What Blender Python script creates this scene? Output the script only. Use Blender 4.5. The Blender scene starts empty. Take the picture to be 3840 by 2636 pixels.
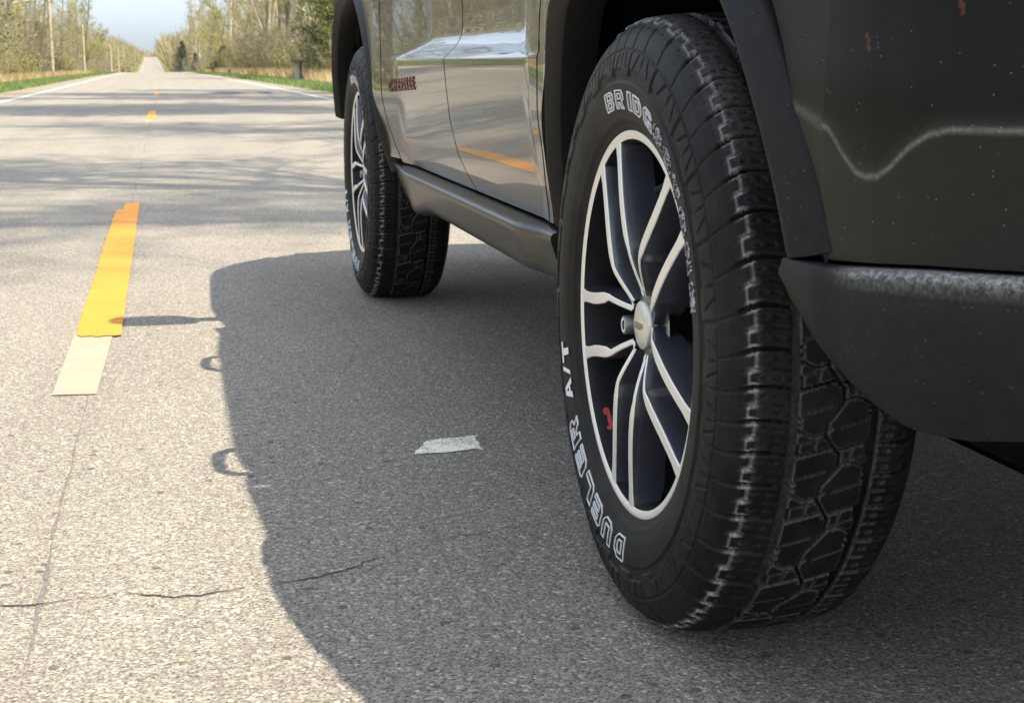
import bpy, math, random
import numpy as np
from mathutils import Matrix, Vector
from mathutils.geometry import tessellate_polygon

sc = bpy.context.scene
COL = sc.collection
rad = math.radians

# ------------------------------------------------------------------ camera
CAM = np.array([-0.5313, -1.7285, 0.6742])
YAW, PITCH, ROLL, FOC = 0.21778, 0.18831, -0.00424, 53.07
def cam_axes():
    cy, sy, cp, sp = math.cos(YAW), math.sin(YAW), math.cos(PITCH), math.sin(PITCH)
    f = Vector((sy*cp, cy*cp, -sp)); r = Vector((cy, -sy, 0)); u = r.cross(f)
    c, s = math.cos(ROLL), math.sin(ROLL)
    return c*r + s*u, -s*r + c*u, f
cr_, cu_, cf_ = cam_axes()
cd = bpy.data.cameras.new('camera'); cam = bpy.data.objects.new('camera', cd); COL.objects.link(cam)
m = Matrix.Identity(4)
for i in range(3):
    m[i][0], m[i][1], m[i][2], m[i][3] = cr_[i], cu_[i], -cf_[i], CAM[i]
cam.matrix_world = m
cd.sensor_fit = 'HORIZONTAL'; cd.sensor_width = 36; cd.lens = FOC
cd.clip_start = 0.02; cd.clip_end = 6000
cd.dof.use_dof = True; cd.dof.focus_distance = 2.0; cd.dof.aperture_fstop = 21
sc.camera = cam

# ------------------------------------------------------------------ light
SUNV = Vector((0.455, -0.31, 1.0)).normalized()
w = bpy.data.worlds.new('World'); sc.world = w; w.use_nodes = True
nt = w.node_tree; nt.nodes.clear()
sky = nt.nodes.new('ShaderNodeTexSky'); sky.sky_type = 'NISHITA'; sky.sun_disc = False
sky.sun_elevation = math.asin(SUNV.z); sky.sun_rotation = math.atan2(SUNV.x, SUNV.y)
sky.air_density = 1.0; sky.dust_density = 0.5; sky.ozone_density = 1.0
bg = nt.nodes.new('ShaderNodeBackground'); bg.inputs[1].default_value = 0.122
wo = nt.nodes.new('ShaderNodeOutputWorld')
hs = nt.nodes.new('ShaderNodeHueSaturation'); hs.inputs['Saturation'].default_value = .36
nt.links.new(sky.outputs[0], hs.inputs['Color']); tc = nt.nodes.new('ShaderNodeTexCoord'); sx = nt.nodes.new('ShaderNodeSeparateXYZ'); nt.links.new(tc.outputs['Generated'], sx.inputs[0])
er = nt.nodes.new('ShaderNodeValToRGB'); nt.links.new(sx.outputs['Z'], er.inputs[0])      # dims and blues the sky towards the horizon
for q, (p_, c_) in zip((er.color_ramp.elements[0], er.color_ramp.elements[1], er.color_ramp.elements.new(.3)), ((0., (.188, .215, .262)), (.6, (1.20, 1.17, 1.12)), (.22, (.62, .66, .70)))): q.position = p_; q.color = (*c_, 1)
mu = nt.nodes.new('ShaderNodeMix'); mu.data_type = 'RGBA'; mu.blend_type = 'MULTIPLY'; mu.inputs[0].default_value = 1.
nt.links.new(hs.outputs[0], mu.inputs[6]); nt.links.new(er.outputs[0], mu.inputs[7]); nt.links.new(mu.outputs[2], bg.inputs[0]); nt.links.new(bg.outputs[0], wo.inputs[0])
sd = bpy.data.lights.new('sun', 'SUN'); sd.energy = 2.2; sd.angle = rad(0.53); sd.color = (1.0, 0.89, 0.72)
sun = bpy.data.objects.new('sun', sd); COL.objects.link(sun)
sun.rotation_euler = SUNV.to_track_quat('Z', 'Y').to_euler(); sun.location = (5, -5, 30)
sc.view_settings.view_transform = 'Standard'; sc.view_settings.look = 'None'
sc.view_settings.gamma = 1.0; sc.view_settings.exposure = 2.17
sc.render.engine = 'CYCLES'
sc.cycles.max_bounces = 8; sc.cycles.glossy_bounces = 4
try: sc.cycles.use_denoising = True
except Exception: pass

# ------------------------------------------------------------------ helpers
def tag(o, label=None, cat=None, group=None, kind=None):
    if label: o['label'] = label
    if cat: o['category'] = cat
    if group: o['group'] = group
    if kind: o['kind'] = kind
    return o
def link(name, me, parent=None, loc=None):
    o = bpy.data.objects.new(name, me); COL.objects.link(o)
    if parent is not None: o.parent = parent
    if loc is not None: o.location = loc
    return o
def empty(name, loc=(0, 0, 0), label=None, cat=None, group=None):
    o = bpy.data.objects.new(name, None); COL.objects.link(o); o.location = loc
    o.empty_display_size = 0.2
    return tag(o, label, cat, group)
def mesh(name, V, F, mats, smooth=True, mi=None, attrs=None, auto=None):
    """V (n,3); F list of (k,4)/(k,3) arrays or list of polygons"""
    me = bpy.data.meshes.new(name)
    V = np.asarray(V, dtype=np.float64)
    if isinstance(F, np.ndarray):
        n = F.shape[1]
        me.vertices.add(len(V)); me.vertices.foreach_set('co', V.astype(np.float32).ravel())
        me.loops.add(F.size); me.loops.foreach_set('vertex_index', F.astype(np.int32).ravel())
        me.polygons.add(len(F))
        me.polygons.foreach_set('loop_start', np.arange(0, F.size, n, dtype=np.int32))
        me.polygons.foreach_set('loop_total', np.full(len(F), n, dtype=np.int32))
    else:
        me.from_pydata([tuple(v) for v in V], [], [tuple(int(i) for i in f) for f in F])
    for mm in (mats if isinstance(mats, (list, tuple)) else [mats]): me.materials.append(mm)
    if mi is not None: me.polygons.foreach_set('material_index', np.asarray(mi, dtype=np.int32))
    me.polygons.foreach_set('use_smooth', np.full(len(me.polygons), bool(smooth)))
    if attrs:
        for k, a in attrs.items():
            at = me.attributes.new(k, 'FLOAT', 'POINT'); at.data.foreach_set('value', np.asarray(a, dtype=np.float32))
    me.update(calc_edges=True)
    if auto is not None:
        try: me.set_sharp_from_angle(angle=rad(auto))
        except Exception: pass
    return me
def gridfaces(nu, nv, wu=False, wv=False, off=0):
    iu = np.arange(nu if wu else nu-1); iv = np.arange(nv if wv else nv-1)
    A, B = np.meshgrid(iu, iv, indexing='ij'); A1 = (A+1) % nu; B1 = (B+1) % nv
    return np.stack([A*nv+B, A1*nv+B, A1*nv+B1, A*nv+B1], -1).reshape(-1, 4) + off
class MB:
    def __init__(s): s.V = []; s.F = []; s.M = []; s.n = 0
    def add(s, V, F, mi=0):
        V = np.asarray(V, float); s.V.append(V); s.F += [tuple(int(i)+s.n for i in f) for f in F]; s.M += [mi]*len(F); s.n += len(V)
    def grid(s, P, mi=0, wu=False, wv=False):
        P = np.asarray(P, float); nu, nv = P.shape[:2]
        s.add(P.reshape(-1, 3), gridfaces(nu, nv, wu, wv), mi)
    def box(s, a, b, mi=0):
        (x0, y0, z0), (x1, y1, z1) = a, b
        s.add([(x0,y0,z0),(x1,y0,z0),(x1,y1,z0),(x0,y1,z0),(x0,y0,z1),(x1,y0,z1),(x1,y1,z1),(x0,y1,z1)],
              [(3,2,1,0),(4,5,6,7),(0,1,5,4),(1,2,6,5),(2,3,7,6),(3,0,4,7)], mi)
    def tube(s, pts, rr, n=8, mi=0, cap=True):
        pts = [Vector(p) for p in pts]; rings = []
        for i, p in enumerate(pts):
            d = (pts[min(i+1, len(pts)-1)] - pts[max(i-1, 0)]).normalized()
            a = d.cross(Vector((0, 0, 1)));  a = a if a.length > 1e-3 else d.cross(Vector((1, 0, 0)))
            a.normalize(); b = d.cross(a); r = float(rr[i] if hasattr(rr, '__len__') else rr)
            rings.append([p + r*(math.cos(2*math.pi*k/n)*a + math.sin(2*math.pi*k/n)*b) for k in range(n)])
        base = s.n; s.grid(np.array([[tuple(v) for v in q] for q in rings]), mi, wv=True)
        if cap:
            s.F += [tuple(base+k for k in range(n)), tuple(base+(len(pts)-1)*n+k for k in reversed(range(n)))]; s.M += [mi, mi]
    def build(s, name, mats, parent=None, smooth=True, auto=40, loc=None):
        me = mesh(name, np.concatenate(s.V), s.F, mats, smooth, s.M, auto=auto)
        return link(name, me, parent, loc)
def interp(x, xp, fp): return np.interp(x, xp, fp)
def sstep(x, a=0., b=1.):
    t = np.clip((np.asarray(x, float)-a)/(b-a), 0, 1); return t*t*(3-2*t)

# ------------------------------------------------------------------ materials
class NT:
    def __init__(s, name):
        s.m = bpy.data.materials.new(name); s.m.use_nodes = True; s.t = s.m.node_tree
        s.b = s.t.nodes['Principled BSDF']; s._pos = None
    def n(s, t, **k):
        x = s.t.nodes.new('ShaderNode'+t)
        for a, v in k.items(): setattr(x, a, v)
        return x
    def l(s, a, b): s.t.links.new(a, b)
    def pos(s):
        if s._pos is None: s._pos = s.n('NewGeometry').outputs['Position']
        return s._pos
    def objpos(s): return s.n('TexCoord').outputs['Object']
    def noise(s, scale, detail=3, rough=.55, vec=None):
        x = s.n('TexNoise'); x.inputs['Scale'].default_value = scale; x.inputs['Detail'].default_value = detail
        x.inputs['Roughness'].default_value = rough; s.l(vec or s.pos(), x.inputs['Vector']); return x.outputs['Fac']
    def voro(s, scale, vec=None, feat='F1'):
        x = s.n('TexVoronoi', feature=feat); x.inputs['Scale'].default_value = scale; s.l(vec or s.pos(), x.inputs['Vector']); return x
    def ramp(s, fac, pts):
        x = s.n('ValToRGB'); e = x.color_ramp.elements
        while len(e) < len(pts): e.new(0.5)
        for q, (p, c) in zip(e, pts):
            q.position = p; q.color = (*c, 1) if hasattr(c, '__len__') else (c, c, c, 1)
        s.l(fac, x.inputs[0]); return x.outputs[0]
    def mix(s, fac, a, b, blend='MIX'):
        x = s.n('Mix', data_type='RGBA', blend_type=blend)
        for v, i in ((fac, 0), (a, 6), (b, 7)):
            if hasattr(v, 'links'): s.l(v, x.inputs[i])
            elif i == 0: x.inputs[0].default_value = v
            else: x.inputs[i].default_value = (*v, 1)
        return x.outputs[2]
    def math(s, op, a, b=None, clamp=False):
        x = s.n('Math', operation=op); x.use_clamp = clamp
        for v, i in ((a, 0), (b, 1)):
            if v is None: continue
            if hasattr(v, 'links'): s.l(v, x.inputs[i])
            else: x.inputs[i].default_value = v
        return x.outputs[0]
    def attr(s, name):
        x = s.n('Attribute'); x.attribute_name = name; return x.outputs['Fac']
    def bump(s, h, strength=.3, dist=.002):
        x = s.n('Bump'); x.inputs['Strength'].default_value = strength; x.inputs['Distance'].default_value = dist
        s.l(h, x.inputs['Height']); s.l(x.outputs[0], s.b.inputs['Normal']); return x
    def set(s, **k):
        for a, v in k.items():
            i = s.b.inputs[a.replace('_', ' ')]
            if hasattr(v, 'links'): s.l(v, i)
            else: i.default_value = (*v, 1) if hasattr(v, '__len__') and len(v) == 3 else v
        return s.m
def plain(name, col, rough=.6, var=.15, scale=6., obj=False, **k):
    t = NT(name); f = t.noise(scale, 4, .6, t.objpos() if obj else None)
    c = t.ramp(f, [(.3, tuple(x*(1-var) for x in col)), (.7, tuple(min(1, x*(1+var)) for x in col))])
    return t.set(Base_Color=c, Roughness=rough, **k)

def asphalt():
    t = NT('asphalt')
    v = t.voro(215.); sep = t.n('SeparateColor'); t.l(v.outputs['Color'], sep.inputs[0])
    stone = t.ramp(sep.outputs[0], [(.0, (.045, .043, .039)), (.3, (.135, .128, .115)), (.7, (.24, .227, .20)), (.93, (.34, .32, .285)), (1., (.70, .67, .60))])
    fine = t.noise(230., 4, .7)
    c = t.mix(.5, stone, t.ramp(fine, [(.40, (.030, .028, .025)), (.60, (.40, .378, .333))]))
    mid = t.noise(75., 3, .6)
    c = t.mix(1., c, t.ramp(mid, [(.3, .8), (.7, 1.18)]), 'MULTIPLY')
    big = t.noise(.9, 4, .6)
    c = t.mix(1., c, t.ramp(big, [(.3, (.92, .895, .845)), (.7, (1.1, 1.06, .985))]), 'MULTIPLY')
    mp = t.n('Mapping'); mp.inputs['Scale'].default_value = (1.5, .16, 1.); t.l(t.pos(), mp.inputs['Vector'])
    c = t.mix(1., c, t.ramp(t.noise(1.3, 5, .6, mp.outputs[0]), [(.3, .86), (.7, 1.12)]), 'MULTIPLY')
    # sparse darker pits and a few ochre stones
    v2 = t.voro(26.); s2 = t.n('SeparateColor'); t.l(v2.outputs['Color'], s2.inputs[0])
    pit = t.math('MULTIPLY', t.math('LESS_THAN', v2.outputs['Distance'], .17), t.math('GREATER_THAN', s2.outputs[0], .8))
    c = t.mix(t.math('MULTIPLY', pit, .75), c, (.05, .048, .045))
    och = t.math('MULTIPLY', t.math('LESS_THAN', v2.outputs['Distance'], .12), t.math('LESS_THAN', s2.outputs[1], .04))
    c = t.mix(och, c, (.5, .36, .16))
    t.bump(t.math('ADD', t.math('MULTIPLY', v.outputs['Distance'], -1.), fine), .55, .0025)
    return t.set(Base_Color=c, Roughness=.82, Specular_IOR_Level=.35)

def worn_paint(name, col, under=(.2, .19, .18), thr=.34):
    t = NT(name)
    c = t.ramp(t.noise(9., 4, .6), [(.3, tuple(x*.9 for x in col)), (.7, col)])
    g = t.noise(260., 3, .7); h = t.noise(16., 3, .6)
    k = t.ramp(t.math('ADD', t.math('MULTIPLY', g, .72), t.math('MULTIPLY', h, .28)), [(thr, 1.), (thr+.04, 0.)])
    c = t.mix(k, c, under)
    t.bump(t.noise(300., 2), .4, .0015)
    return t.set(Base_Color=c, Roughness=.7)

def verge_mat():
    t = NT('verge_soil'); a = t.attr('zone')      # 0 gravel edge, 1 lawn, 2 dry litter, 3 wood floor
    n = t.noise(2.5, 4, .65); a2 = t.math('ADD', a, t.math('MULTIPLY', t.math('SUBTRACT', n, .5), .9))
    a3 = t.math('DIVIDE', a2, 3.)
    c = t.ramp(a3, [(.06, (.24, .20, .155)), (.17, (.13, .17, .055)), (.42, (.11, .15, .045)), (.56, (.27, .21, .12)), (.8, (.20, .16, .10)), (1., (.13, .10, .07))])
    c = t.mix(1., c, t.ramp(t.noise(14., 4, .7), [(.3, .72), (.7, 1.25)]), 'MULTIPLY')
    t.bump(t.noise(30., 4, .7), .6, .04)
    return t.set(Base_Color=c, Roughness=.95, Specular_IOR_Level=.1)

def car_paint():
    t = NT('olive_metallic_paint'); p = t.objpos()
    fl = t.noise(900., 2, .6, p)
    c = t.ramp(fl, [(.3, (.026, .026, .0195)), (.7, (.052, .051, .038))])
    return t.set(Base_Color=c, Metallic=.35, Roughness=.36, Coat_Weight=.86, Coat_Roughness=.010, Coat_IOR=1.5)
def dim_dirty_paint():
    t = NT('dim_dusty_olive_paint'); p = t.objpos()
    c = t.ramp(t.noise(700., 2, .6, p), [(.3, (.0048, .0056, .0046)), (.7, (.0095, .0105, .0085))])  # base far darker than the body paint: a painted-in dark reflection under dust
    spk = t.voro(330., p); ss = t.n('SeparateColor'); t.l(spk.outputs['Color'], ss.inputs[0])
    dots = t.math('MULTIPLY', t.math('LESS_THAN', spk.outputs['Distance'], .22), t.math('GREATER_THAN', t.math('ADD', ss.outputs[0], t.math('MULTIPLY', t.noise(9., 3, .6, p), .12)), 1.03))
    mist = t.ramp(t.noise(5., 5, .7, p), [(.35, 0.), (.75, .35)])
    grain = t.noise(260., 3, .7, p)
    below = t.attr('splash'); ln = t.attr('tide'); red = t.attr('scratch')
    d = t.math('ADD', t.math('MULTIPLY', below, .034), t.math('MULTIPLY', mist, .04))
    d = t.math('ADD', d, t.math('MULTIPLY', t.math('MULTIPLY', ln, grain), .62), True)
    d = t.math('ADD', d, t.math('MULTIPLY', dots, .45), True)
    c = t.mix(d, c, (.30, .30, .265))
    c = t.mix(t.math('MULTIPLY', red, t.math('MULTIPLY', grain, 1.1, True)), c, (.17, .055, .035))
    r = t.math('ADD', t.math('MULTIPLY', d, .4), .30)
    return t.set(Base_Color=c, Metallic=0., Roughness=r, Specular_IOR_Level=.10)
def black_plastic(name='black_plastic', scuff=False):
    t = NT(name); p = t.objpos()
    c = t.ramp(t.noise(60., 5, .7, p), [(.3, (.007, .007, .007)), (.75, (.013, .013, .0125))])
    spk = t.voro(330., p); ss = t.n('SeparateColor'); t.l(spk.outputs['Color'], ss.inputs[0])
    dots = t.math('MULTIPLY', t.math('LESS_THAN', spk.outputs['Distance'], .15), t.math('GREATER_THAN', ss.outputs[0], .95))
    c = t.mix(t.math('MULTIPLY', dots, .5), c, (.3, .28, .24))
    if scuff:
        g = t.attr('scuff'); v = t.noise(230., 5, .8, p)
        k = t.math('MULTIPLY', g, t.ramp(v, [(.42, .18), (.60, 1.)]))
        c = t.mix(k, c, (.32, .31, .29))
        t.bump(v, .5, .002)
    else: t.bump(t.noise(700., 2, .6, p), .15, .0005)
    return t.set(Base_Color=c, Roughness=.48, Specular_IOR_Level=.15)
def rubber():
    t = NT('tyre_rubber'); p = t.objpos(); d = t.attr('dust')
    c = t.ramp(t.noise(35., 5, .7, p), [(.3, (.0055, .0055, .0056)), (.75, (.0115, .0115, .0115))])
    g = t.noise(170., 4, .75, p)
    k = t.math('MULTIPLY', d, t.ramp(g, [(.36, .35), (.6, 1.)]), True)
    film = t.ramp(t.noise(11., 5, .7, p), [(.45, 0.), (.75, .16)])
    c = t.mix(film, c, (.09, .084, .074))
    c = t.mix(k, c, (.34, .335, .32))
    t.bump(t.noise(500., 3, .6, p), .25, .0008)
    return t.set(Base_Color=c, Roughness=t.math('ADD', t.math('MULTIPLY', k, .35), .46), Specular_IOR_Level=.10)
def machined():
    t = NT('machined_alloy'); p = t.objpos()
    f = t.noise(500., 2, .6, p)
    c = t.ramp(f, [(.3, (.70, .68, .62)), (.7, (.82, .80, .74))])
    return t.set(Base_Color=c, Metallic=.55, Roughness=.42)
def glare_scuffed_letter():
    t = NT('glare_scuffed_rubber'); p = t.objpos()
    k = t.ramp(t.noise(190., 4, .75, p), [(.47, 0.), (.55, 1.)])  # blotches imitate glare as well as scuffs on the letters
    return t.set(Base_Color=t.mix(k, (.03, .03, .031), (.5, .51, .52)), Roughness=.65)
def crackmat(): return plain('crack_tar', (.035, .033, .03), .9, .3, 40.)

def satin_paint():
    t = NT('satin_olive_paint'); p = t.objpos()
    c = t.ramp(t.noise(60., 5, .7, p), [(.3, (.015, .015, .0115)), (.75, (.028, .0275, .021))])
    return t.set(Base_Color=c, Metallic=.25, Roughness=.42, Specular_IOR_Level=.3, Coat_Weight=.22, Coat_Roughness=.14)
M = dict(glare_scuffed_letter=glare_scuffed_letter(), satin=satin_paint(), asphalt=asphalt(), yellow=worn_paint('yellow_road_paint', (.58, .235, .011), thr=.30), cream=worn_paint('cream_tape', (.35, .272, .200), thr=.2),
  white=worn_paint('white_road_paint', (.50, .48, .43), thr=.36), patch=worn_paint('pale_patch_cream', (.92, .88, .74), (.2, .19, .17), .445),
  crack=crackmat(), seam=plain('seam_tar', (.125, .118, .105), .9, .35, 60.), verge=verge_mat(), paint=car_paint(), dirty_dim=dim_dirty_paint(), plastic=black_plastic(), scuff=black_plastic('scuffed_black_plastic', True),
  rubber=rubber(), alloy=machined(), gloss=plain('dark_wheel_paint', (.030, .032, .040), .26, .2, 30., True, Coat_Weight=.8, Coat_Roughness=.12),
  barrel=plain('barrel_paint', (.010, .0105, .0125), .4, .2, 30., True, Specular_IOR_Level=.25), white_rubber=plain('white_rubber', (.62, .63, .62), .6, .12, 300., True), liner=plain('liner_black', (.0035, .0035, .0035), .95, .2, 20., True, Specular_IOR_Level=.05),
  lug=plain('lug_steel', (.20, .20, .19), .38, .1, 90., True, Metallic=.8), cap=plain('hub_cap_silver', (.60, .59, .53), .35, .08, 120., True, Metallic=.6),
  lugface=plain('lug_bright', (.7, .7, .66), .4, .1, 90., True, Metallic=.5),
  glass=plain('tinted_glass', (.01, .011, .011), .05, .1, 3., True, Coat_Weight=1.), red=plain('red_mark', (.42, .05, .045), .5, .1, 40., True),
  badge=plain('badge_black', (.02, .012, .012), .3, .1, 50., True), badge_red=plain('badge_red', (.16, .015, .025), .35, .1, 50., True),
  disc=plain('brake_iron', (.018, .017, .016), .6, .2, 60., True, Metallic=.6), lamp_red=plain('tail_lamp_red', (.3, .01, .01), .1, .1, 5., True, Coat_Weight=1.),
  lamp_clear=plain('lamp_clear', (.5, .5, .5), .1, .1, 5., True), silver=plain('silver_trim', (.5, .5, .5), .3, .05, 9., True, Metallic=.8),
  pole=plain('weathered_pole', (.42, .35, .24), .9, .2, 3.), bark=plain('grey_bark', (.20, .165, .115), .95, .3, 9.), bark_pale=plain('pale_bark', (.52, .46, .35), .9, .2, 9.),
  twig=plain('twig_tan', (.27, .24, .125), .95, .25, 2.5), twig_grey=plain('twig_grey', (.235, .21, .135), .95, .25, 2.5), leaf_y=plain('young_leaf', (.40, .385, .10), .8, .3, 1.5),
  leaf_g=plain('fresh_green_leaf', (.25, .29, .05), .8, .35, 1.5), needle=plain('dark_needle', (.035, .055, .026), .85, .35, 2.), needle_b=plain('blue_needle', (.05, .075, .05), .85, .3, 2.),
  needle_y=plain('olive_needle', (.19, .215, .05), .8, .4, 1.2), needle_l=plain('pale_needle', (.11, .12, .06), .85, .35, 1.2), grass=plain('verge_grass', (.14, .20, .055), .8, .35, 1.2), straw=plain('dry_straw', (.42, .32, .17), .9, .25, 1.5),
  stand=plain('grey_wood', (.30, .27, .23), .9, .25, 12.), stand_dark=plain('dark_wood', (.07, .06, .045), .9, .25, 12.))

# ------------------------------------------------------------------ terrain and road
_ys = np.arange(-60, 2600, 1.0)
_slope = np.interp(_ys, [-60, 30, 55, 2600], [-.0042, -.0042, -.0125, -.0125])
_xc = np.cumsum(_slope); _xc = _xc - np.interp(4, _ys, _xc) - .69
def xc(y): return np.interp(y, _ys, _xc)
def zroad(y): return np.interp(y, [-100, 90, 180, 260, 330, 420, 520, 700, 900, 1000, 2600], [0, 0, -.15, -1.6, -2.6, -2.0, -.5, 2.0, 5.0, 5.6, 5.6])
def zverge(x, y):
    d = x - xc(y)
    return zroad(y) + np.where(d < 0, np.interp(-d, [0, 3.6, 5, 9, 14, 60], [0, -.0, -.06, -.42, -.3, 0]), np.interp(d, [0, 3.9, 5, 7, 12, 60], [0, -.0, -.05, -.16, -.1, .1]))
def gz(x, y): return float(zverge(np.float64(x), np.float64(y)))
yy = np.unique(np.concatenate([np.arange(-45, 60, 1.5), np.arange(60, 320, 6.), np.arange(320, 1100, 20.), np.arange(1100, 2600, 120.)]))
dd = np.array([-900, -300, -120, -60, -40, -28, -20, -16, -13, -11, -9.5, -8, -7, -6, -5, -4.3, -3.7, -3.2, -2, 0, 2, 3.3, 3.9, 4.4, 5, 5.6, 6.3, 7, 8, 9.5, 12, 16, 22, 30, 45, 80, 200, 500, 1200.])
Yg, Dg = np.meshgrid(yy, dd, indexing='ij'); Xg = Dg + xc(Yg)
zone = np.where(Dg < 0, np.interp(-Dg, [0, 3.6, 4.1, 4.6, 7.2, 8.2, 10, 13], [0, 0, .4, 1, 1, 1.9, 2.1, 3]), np.interp(Dg, [0, 3.7, 4.2, 4.6, 6.0, 6.8, 8, 10], [0, 0, .4, 1, 1, 1.9, 2.1, 3]))
Zg = zverge(Xg, Yg) - .004
o = link('ground', mesh('ground', np.stack([Xg, Yg, Zg], -1).reshape(-1, 3), gridfaces(len(yy), len(dd)), M['verge'], True, attrs=dict(zone=zone.ravel())))
tag(o, kind='structure')
def strip(name, d0, d1, y0, y1, lift, mat, step=1.5, kind='structure', jag=0, seed=0, ends=None):
    rng = np.random.default_rng(seed)
    ys = np.unique(np.concatenate([np.arange(y0, y1, step), [y1]]))
    a = d0 + jag*rng.normal(size=len(ys)); b = d1 + jag*rng.normal(size=len(ys))
    P = np.stack([np.stack([a+xc(ys), ys, zroad(ys)+lift], -1), np.stack([b+xc(ys), ys, zroad(ys)+lift], -1)], 1)
    return tag(link(name, mesh(name, P.reshape(-1, 3), gridfaces(len(ys), 2), mat, False)), kind=kind)
# road sheet (flat, narrow lanes of a country road)
rd = np.linspace(-3.25, 3.6, 12); yr = yy
Yr, Dr = np.meshgrid(yr, rd, indexing='ij')
rngR = np.random.default_rng(5); Dr = Dr.copy(); Dr[:, 0] += .05*rngR.normal(size=len(yr)); Dr[:, -1] += .05*rngR.normal(size=len(yr))
o = link('road', mesh('road', np.stack([Dr+xc(Yr), Yr, zroad(Yr)], -1).reshape(-1, 3), gridfaces(len(yr), len(rd)), M['asphalt'], True))
tag(o, kind='structure')
strip('edge_line', -2.95, -2.84, -45, 1000, .004, M['white'], 2., jag=.006, seed=1)
strip('edge_line', 3.22, 3.34, -45, 1000, .004, M['white'], 2., jag=.006, seed=2)
# centre dashes, fresh yellow over a cream layout tape
def flat_poly(name, pts, z, mat):
    V = [(x, y, z) for x, y in pts]
    return tag(link(name, mesh(name, V, [tuple(range(len(V)))], mat, False)), kind='structure')
def jagged(x0, x1, y0, y1, seed, amp=.003, step=.06):
    r = random.Random(seed); L = []; n = int((y1-y0)/step)
    for i in range(n+1): L.append((x1+r.gauss(0, amp), y0+(y1-y0)*i/n))
    for i in range(n, -1, -1): L.append((x0+r.gauss(0, amp), y0+(y1-y0)*i/n))
    return L
def dash(y0, y1, seed, notch=True):
    k = y0 - 2.15
    c = float(xc(y0)) - float(xc(2.15)); e = float(xc(y1)) - float(xc(2.15))
    r = random.Random(seed); xl0, xr0, xl1, xr1 = -.797+c, -.684+c, -.815+e+.015, -.695+e
    n = 60; R = []; L = []
    for i in range(n+1):
        t = i/n; y = y0+(y1-y0)*t
        R.append((xr0+(xr1-xr0)*t+r.gauss(0, .0008), y))
        xl = xl0+(xl1-xl0)*t
        if notch and t > .9: xl += .035*min(1, (t-.9)/.015)
        L.append((xl+r.gauss(0, .0015), y + (.04*r.random() if i == 0 else 0)))
    bot = [(xl0+(xr0-xl0)*q/8, y0-.02*r.random()) for q in range(1, 8)]
    flat_poly('centre_dash', R + L[::-1] + bot, .005 + float(zroad(y0)), M['yellow'])
    tp = [(-.803+c, y0-.69), (-.713+c, y0-.70), (-.705+c, y0+.06), (-.800+c, y0+.06)]
    flat_poly('layout_tape', tp, .0025 + float(zroad(y0)), M['cream'])
dash(2.16, 5.99, 1)
for k in range(1, 9): dash(2.16+15.85*k, 5.99+15.85*k, k+1)
# pale cream patch with ragged edges in the lane
r = random.Random(4); q = []
for (x0, y0), (x1, y1) in (((-.144, .818), (-.022, .828)), ((-.022, .828), (-.012, .932)), ((-.012, .932), (-.104, .914)), ((-.104, .914), (-.144, .818))):
    for i in range(8): q.append((x0+(x1-x0)*i/8+r.gauss(0, .0035), y0+(y1-y0)*i/8+r.gauss(0, .0035)))
flat_poly('pale_road_patch', q, .0015, M['patch'])
def crack(name, pts, w, seed, gap=.25, step=.012, wob=.006, mat=None):
    r = random.Random(seed); mb = MB(); P = []
    for (a, b), (c, d) in zip(pts[:-1], pts[1:]):
        n = max(1, int(math.hypot(c-a, d-b)/step)); P += [(a+(c-a)*i/n, b+(d-b)*i/n) for i in range(n)]
    P.append(pts[-1]); off = 0; Q = []
    for i, p in enumerate(P):
        off = .8*off + r.gauss(0, wob*.6)
        a = P[max(i-1, 0)]; b = P[min(i+1, len(P)-1)]; dx, dy = b[0]-a[0], b[1]-a[1]; L = math.hypot(dx, dy) or 1
        Q.append((p[0]-dy/L*off, p[1]+dx/L*off, -dy/L, dx/L))
    i = 0
    while i < len(Q)-2:
        n = r.randint(4, 26); seg = Q[i:i+n+1]; ww = w*r.uniform(.4, 1.3)
        if r.random() > gap and len(seg) > 1:
            g = []
            for k, (x, y, nx, ny) in enumerate(seg):
                h = ww*max(.12, math.sin(math.pi*(k+.5)/len(seg)))*r.uniform(.5, 1.4)
                z = .0015+float(zroad(y))
                g.append([(x-nx*h/2, y-ny*h/2, z), (x+nx*h/2, y+ny*h/2, z)])
            mb.grid(g)
        i += n
    return tag(mb.build(name, mat or M['crack'], smooth=False), kind='structure')
crack('road_crack', [(-.95, .15), (-.774, .194), (-.704, .203), (-.617, .208), (-.538, .189), (-.487, .191), (-.418, .201), (-.358, .221), (-.298, .274), (-.249, .312)], .0042, 3, .08)
crack('road_crack', [(-.37, .205), (-.31, .232), (-.26, .262)], .0034, 5, .1)
crack('road_crack', [(-.19, .335), (-.10, .355), (-.03, .367)], .0022, 7, .1)
crack('joint_seam', [(float(xc(y))-.052, y) for y in np.arange(-.6, 40, .5)], .007, 9, .25, .03, .0016, M['seam'])
for i, (y, x0, x1, wd) in enumerate([(36, .3, 1.35, 1.7), (36.5, 1.45, 1.95, 1.3), (29.5, 3.0, 3.6, .3), (120, .2, 2.6, 5.)]):
    mbp = MB(); r = random.Random(i+40); n = 14
    mbp.add([(x0+(x1-x0)*(.5+.5*math.cos(2*math.pi*k/n)*r.uniform(.6, 1.)), y+wd*math.sin(2*math.pi*k/n)*r.uniform(.4, 1.), (.003+.0008*i)+float(zroad(y))) for k in range(n)], [tuple(range(n))])
    tag(mbp.build('tar_patch', M['crack'], smooth=False), kind='structure')

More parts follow.
